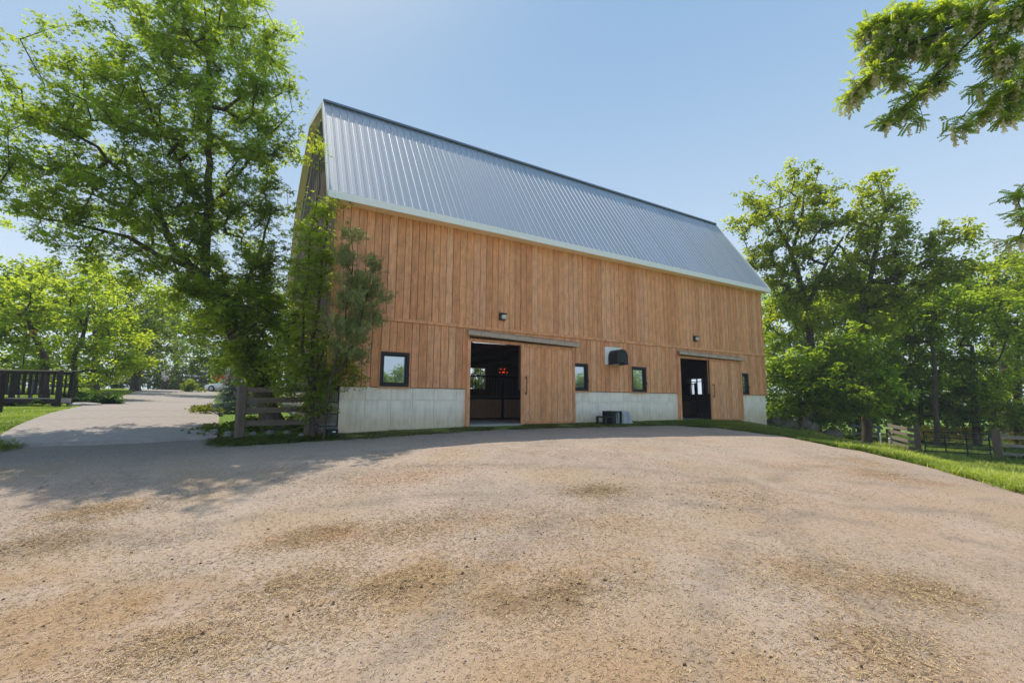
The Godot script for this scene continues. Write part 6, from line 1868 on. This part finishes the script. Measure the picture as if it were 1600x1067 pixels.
func build_right() -> void:
	board_fence("grey_fence", "grey weathered board fence left of the metal gate", [Vector3(27.3, 1.05, 0.8), Vector3(23.75, 3.4, 1.15)], [0.30, 0.58, 0.86, 1.12], 1.2, M.fence_grey, 0.15, "", 0.2)
	board_fence("green_fence", "mossy board fence right of the metal gate", [Vector3(24.55, 5.65, 1.1), Vector3(27.2, 8.6, 1.0)], [0.35, 0.70, 1.05], 1.2, M.fence_grey, 0.13, "", 0.24)
	board_fence("far_fence", "pale painted rail fence beyond the metal gate", [Vector3(37.5, 0.2, 0.95), Vector3(38.2, 2.6, 0.9), Vector3(38.3, 5.2, 0.9), Vector3(38.4, 8.0, 0.9)], [0.45, 0.82], 1.0, M.white_rail, 0.16)
	board_fence("rail_fence", "pale wooden rail panel standing in the undergrowth behind the grass", [Vector3(28.2, -0.9, 0.9), Vector3(28.7, 0.1, 0.9)], [0.55, 0.95], 1.15, M.white_rail, 0.12)
	# tube gate
	var g0 := Vector3(23.85, gh(23.85, 3.6) + 0.14, 3.6)
	var g1 := Vector3(24.5, gh(24.5, 5.45) + 0.14, 5.45)
	var ga := thing("metal_gate", "dark green tubular metal farm gate between two wooden posts", "gate", g0)
	for k in 6:
		var y: float = [0.0, 0.17, 0.35, 0.54, 0.75, 0.98][k]
		var m := MB.new()
		m.tube([Vector3(0, y, 0), g1 - g0 + Vector3(0, y, 0)], [0.022, 0.022], 7)
		part(ga, "bar", m.mesh(), M.gate_green)
	for t in [0.0, 0.33, 0.66, 1.0]:
		var p: Vector3 = (g1 - g0) * t
		var m := MB.new()
		m.tube([p + Vector3(0, -0.02, 0), p + Vector3(0, 1.0, 0)], [0.024, 0.024], 7)
		part(ga, "upright", m.mesh(), M.gate_green)
	for s in [[25.31, 1.45, 0.0, 0.75, 0.028, "white plastic rod leaning left, tallest before the grey fence"], [25.45, 1.75, 0.0, 0.55, 0.04, "short white plastic post before the grey fence"], [25.3, 2.1, 0.45, 0.85, 0.012, "thin white rod slanting before the grey fence"]]:
		var p := thing("fence_rod", s[5], "rod", Vector3(s[0], gh(s[0], s[1]), s[1]), 0.0, "white rods before the grey fence")
		var m := MB.new()
		m.tube([Vector3(0, -0.1, 0), Vector3(-s[2] * 0.9, s[3], -s[2] * 0.4)], [s[4], s[4]], 7)
		part(p, "shaft", m.mesh(), M.white_plastic)
		var k := MB.new()
		k.ball(Vector3(-s[2] * 0.9, s[3], -s[2] * 0.4), Vector3.ONE * s[4] * 1.5, 8, 6)
		part(p, "tip", k.mesh(), M.white_plastic)
	# boulders by the corner
	for k in 26:
		var t := rng.randf()
		var x := lerpf(19.9, 21.4, t) + rng.randfn(0, 0.15)
		var z := lerpf(-0.9, 1.35, t) + rng.randfn(0, 0.25)
		var s := rng.randf_range(0.22, 0.42)
		var r := thing("boulder", "grey brown fieldstone in the heap beyond the barn's right corner", "boulder", Vector3(x, gh(x, z) + (0.38 if k % 2 == 0 else 0.0) * rng.randf_range(0.5, 1.2), z), rng.randf() * 6.0, "fieldstones heaped beyond the barn's right corner")
		var m := MB.new()
		m.ball(Vector3(0, s * 0.55, 0), Vector3(s, s * 0.75, s * 0.85), 11, 8, 0.4, k * 7)
		part(r, "rock", m.mesh(), M.boulder)
	var yd := YARD
	var verge := func(r: RandomNumberGenerator):
		var p := Vector2(r.randf_range(13.0, 27.0), r.randf_range(0.8, 10.5))
		var s := sdf(p, yd)
		if s < -0.75 * r.randf() * r.randf() * clampf(0.4 + 1.6 * n1.get_noise_2d(p.x * 1.6, p.y * 1.6), 0, 1) or p.y < 4.3 and p.x < 18.5:
			return null
		return p
	grass("verge_grass", "tall bright grass on the bank before the metal gate", 26000, verge, 0.14, 0.36, Color(0.26, 0.36, 0.045), Color(0.52, 0.58, 0.10), 111, 0.85)
	var wedge := func(r: RandomNumberGenerator):
		var p := Vector2(r.randf_range(9.2, 21.0), r.randf_range(0.05, 4.2))
		if sdf(p, yd) < -0.6 * r.randf() * r.randf() * clampf(0.4 + 1.6 * n1.get_noise_2d(p.x * 1.6, p.y * 1.6), 0, 1):
			return null
		return p
	grass("wall_grass", "green grass running down from the right door to the bank", 15000, wedge, 0.03, 0.065, Color(0.16, 0.25, 0.035), Color(0.34, 0.42, 0.07), 112, 0.6)
	var strip := func(r: RandomNumberGenerator):
		var p := Vector2(r.randf_range(0.3, 10.0), r.randf_range(0.03, 1.35))
		if r.randf() < clampf((p.y - 0.5) * 1.1, 0, 0.97) or n1.get_noise_2d(p.x * 1.2, p.y * 1.2) < -0.12 or (p.x > 3.7 and p.x < 5.5 and p.y < 0.25):
			return null
		return p
	grass("wall_weeds", "thin weedy grass along the concrete base between the doors", 5200, strip, 0.025, 0.07, Color(0.13, 0.17, 0.04), Color(0.28, 0.28, 0.09), 113, 0.5)
	var rough := func(r: RandomNumberGenerator): return Vector2(r.randf_range(18.4, 40.0), r.randf_range(-6.0, 10.0))
	grass("rough_grass", "rough tall grass under the trees beyond the barn", 16000, rough, 0.18, 0.45, Color(0.09, 0.15, 0.025), Color(0.22, 0.32, 0.05), 114, 1.2)
	herbs("yellow_flowers", "yellow wildflowers in the paddock behind the metal gate", "flowers", "flower", [Vector3(31.5, 2.0, 40), Vector3(32.2, 2.8, 40), Vector3(30.9, 1.5, 30), Vector3(33.6, 4.4, 40), Vector3(34.0, 5.0, 30)], 121, 2.0, Color(0.80, 0.58, 0.03), Color(0.85, 0.68, 0.07), M.blossom)
	herbs("gate_vine", "dark vine tangled round the post right of the metal gate", "plants", "oval", [Vector3(24.75, 5.95, 60), Vector3(24.85, 6.05, 50), Vector3(25.2, 6.3, 30)], 122, 1.3, Color(0.02, 0.03, 0.012), Color(0.05, 0.07, 0.02), M.leaf)
	herbs("undergrowth", "dark undergrowth beneath the bushes left of the grey fence", "plants", "broad", [Vector3(26.0, -1.2, 30), Vector3(27.0, -0.6, 30), Vector3(28.0, -0.4, 30), Vector3(25.0, -1.8, 30), Vector3(24.0, -2.0, 20)], 123, 1.3, Color(0.03, 0.06, 0.02), Color(0.08, 0.14, 0.04), M.leaf)


func build_small() -> void:
	# mounting step and tote against the concrete
	var p := Vector3(8.62, gh(8.62, 0.62), 0.62)
	var s := thing("mounting_step", "black plastic two step mounting block by the concrete base", "step", p, 0.1)
	var m := MB.new()
	m.box(Vector3(0.0, 0.20, 0.13), Vector3(0.05, 0.40, 0.05))
	for q in [[0.02, 0.40, 0.46, 0.44], [-0.36, 0.24, 0.30, 0.40]]:
		m.box(Vector3(q[0], q[1], 0), Vector3(q[2], 0.045, q[3]), Basis(), 0.01)
	part(s, "treads", m.mesh(), M.black_plastic)
	for x in [-0.50, -0.20, 0.23]:
		var hh := 0.23 if x < -0.3 else 0.39
		for z in [-0.17, 0.17]:
			bpart(s, "leg", M.black_plastic, Vector3(x, hh * 0.5, z), Vector3(0.06, hh, 0.06))
	bpart(s, "side_panel", M.black_plastic, Vector3(-0.19, 0.20, 0.0), Vector3(0.03, 0.39, 0.40))
	bpart(s, "front_panel", M.black_plastic, Vector3(-0.13, 0.20, 0.19), Vector3(0.08, 0.38, 0.03))
	var t := thing("plastic_tote", "upturned grey plastic tote behind the black mounting block", "tote", Vector3(9.12, gh(9.12, 0.42), 0.42), -0.15)
	var rows := []
	for q in [[0.0, 0.42, 0.28], [0.03, 0.42, 0.28], [0.04, 0.40, 0.26], [0.36, 0.34, 0.21], [0.40, 0.31, 0.18], [0.40, 0.0, 0.0]]:
		var ring := []
		for k in 20:
			var a := TAU * k / 20.0
			var c := cos(a)
			var d := sin(a)
			ring.append(Vector3(signf(c) * pow(absf(c), 0.35) * q[1], q[0], signf(d) * pow(absf(d), 0.35) * q[2]))
		rows.append(ring)
	var tb := MB.new()
	tb.grid(rows, true, true)
	part(t, "tub", tb.mesh(), M.grey_plastic)
	for k in 3:
		bpart(t, "rib", M.grey_plastic, Vector3(-0.2 + k * 0.2, 0.2, 0.235), Vector3(0.03, 0.3, 0.04), Basis(Vector3.RIGHT, -0.14))
	var b := thing("bait_box", "small black box with pale label on the ground at the stone corner", "box", Vector3(0.12, gh(0.12, 0.28), 0.28), 0.1)
	bpart(b, "case", M.black_plastic, Vector3(0, 0.07, 0), Vector3(0.24, 0.14, 0.16), Basis(), 0.02)
	bpart(b, "label_plate", M.white_plastic, Vector3(0.02, 0.085, 0.081), Vector3(0.08, 0.03, 0.004))
	# lamps inside
	var lamp := thing("heat_lamp", "cluster of small glowing red bulbs hanging inside the left doorway", "lamp", Vector3(7.14, 2.75, -4.0))
	var st := MB.new()
	st.tube([Vector3(0, 0.95, 0), Vector3(0, 0.10, 0)], [0.01, 0.01], 5)
	st.tube([Vector3(-0.2, 0.10, 0), Vector3(0.2, 0.10, 0)], [0.012, 0.012], 5)
	part(lamp, "hanger", st.mesh(), M.iron)
	for q in [[-0.13, 0.14], [0.05, 0.14], [-0.17, 0.0], [-0.04, 0.0], [0.02, 0.01], [0.17, 0.0]]:
		var g := MB.new()
		g.ball(Vector3(q[0], q[1], 0.03), Vector3.ONE * 0.016, 8, 6)
		part(lamp, "bulb", g.mesh(), M.hot_bulb)
	var li := OmniLight3D.new()
	li.name = "heat_light"
	li.light_color = Color(1.0, 0.45, 0.2)
	li.light_energy = 0.05
	li.omni_range = 12.0
	li.omni_attenuation = 2.0
	li.light_size = 0.12
	li.shadow_enabled = true
	li.position = Vector3(0, 0.07, 0.14)
	lamp.add_child(li)
	var tl := thing("tube_light", "fluorescent tube light under the loft inside the left doorway", "lamp", Vector3(4.95, 3.46, -1.0), -0.05)
	bpart(tl, "housing", M.white_trim, Vector3(0, 0.05, 0), Vector3(1.25, 0.05, 0.12))
	var tg := MB.new()
	tg.tube([Vector3(-0.58, 0, 0), Vector3(0.58, 0, 0)], [0.018, 0.018], 8)
	part(tl, "lamp_tube", tg.mesh(), M.tube_lamp)
	var al := AreaLight3D.new()
	al.name = "tube_glow"
	al.area_size = Vector2(1.15, 0.04)
	al.light_energy = 0.02
	al.area_range = 20.0
	al.shadow_enabled = true
	al.position = Vector3(0, -0.03, 0)
	al.rotation.x = -PI / 2
	tl.add_child(al)
	# litter: straw, stones and dung of the yard, each far too many to count
	var r := RandomNumberGenerator.new()
	r.seed = 313
	var sm := MB.new()
	sm.box(Vector3.ZERO, Vector3(0.0022, 0.028, 0.0016))
	var xs := []
	var cs := PackedColorArray()
	for i in 130000:
		var t2 := sqrt(r.randf())
		var x := 0.0
		var z := 0.0
		if i % 3 > 0:
			var pt: Array = PATCH[r.randi() % PATCH.size()]
			x = pt[0] + r.randfn(0, 0.55) * pt[2]
			z = pt[1] + r.randfn(0, 0.65) * maxf(pt[3], pt[2] * 0.5)
			if pt[5] > 2 and r.randf() < 0.7:
				continue
		else:
			x = r.randf_range(-6, 8)
			z = r.randf_range(3.5, 11.5)
			if n1.get_noise_2d(x * 2.0, z * 2.0) < -0.05 and r.randf() < 0.8:
				continue
		if sdf(Vector2(x, z), YARD) > -0.1:
			continue
		var dk := r.randf()
		var w := r.randf_range(0.35, 1.5) * (1.0 if dk > 0.4 else 0.7)
		xs.append(Transform3D(Basis(Vector3.UP, r.randf() * TAU) * Basis(Vector3.RIGHT, PI / 2 + r.randfn(0, 0.16)).scaled(Vector3(r.randf_range(0.6, 1.4), w, 1)), Vector3(x, yard_top(x, z) + 0.004, z)))
		if dk > 0.52:
			cs.append(Color(0.62, 0.47, 0.27) * r.randf_range(0.7, 1.25))
		elif dk > 0.25:
			cs.append(Color(0.38, 0.25, 0.145) * r.randf_range(0.7, 1.2))
		else:
			cs.append(Color(0.20, 0.14, 0.09) * r.randf_range(0.6, 1.4))
	var o := many(self, "straw_litter", sm.mesh(), M.litter, xs, cs)
	tag(o, "bits of straw and chaff scattered over the yard", "straw", "", "stuff")
	var pm := MB.new()
	pm.ball(Vector3.ZERO, Vector3(1, 0.65, 0.8), 7, 5, 0.5, 4)
	xs = []
	cs = PackedColorArray()
	for i in 110000:
		var x := r.randf_range(-7, 14)
		var z := r.randf_range(0.6, 11.4)
		if sdf(Vector2(x, z), YARD) > -0.05 or n2.get_noise_2d(x * 1.3 + 4.0, z * 1.3) + r.randf_range(-0.25, 0.25) < -0.05:
			continue
		var q := 0.002 + 0.007 * pow(r.randf(), 4.0)
		xs.append(Transform3D(Basis(Vector3.UP, r.randf() * TAU).scaled(Vector3(q, q, q)), Vector3(x, yard_top(x, z) + q * 0.2, z)))
		var v := r.randf_range(0.55, 1.25)
		cs.append(Color(0.44 * v, 0.36 * v, 0.295 * v))
	o = many(self, "loose_gravel", pm.mesh(), M.litter, xs, cs)
	tag(o, "loose gravel stones lying on the yard", "gravel", "", "stuff")
	xs = []
	cs = PackedColorArray()
	for i in 2600:
		var pt: Array = PATCH[r.randi() % PATCH.size()]
		if pt[5] > 1 and r.randf() < 0.85:
			continue
		var x: float = pt[0] + r.randfn(0, 0.5) * pt[2]
		var z: float = pt[1] + r.randfn(0, 0.5) * pt[3]
		if pt[5] == 0 and r.randf() < 0.5:
			continue
		var q := 0.003 + 0.010 * pow(r.randf(), 3.0)
		xs.append(Transform3D(Basis(Vector3.UP, r.randf() * TAU).scaled(Vector3(q * 1.3, q, q)), Vector3(x, yard_top(x, z) + q * 0.2, z)))
		cs.append(Color(0.13, 0.09, 0.06) * r.randf_range(0.6, 1.6))
	o = many(self, "dung_crumbs", pm.mesh(), M.litter, xs, cs)
	tag(o, "dark crumbs of dry dung in the straw patches", "dung", "", "stuff")


func yard_top(x: float, z: float) -> float:
	return yard_height(x, z)
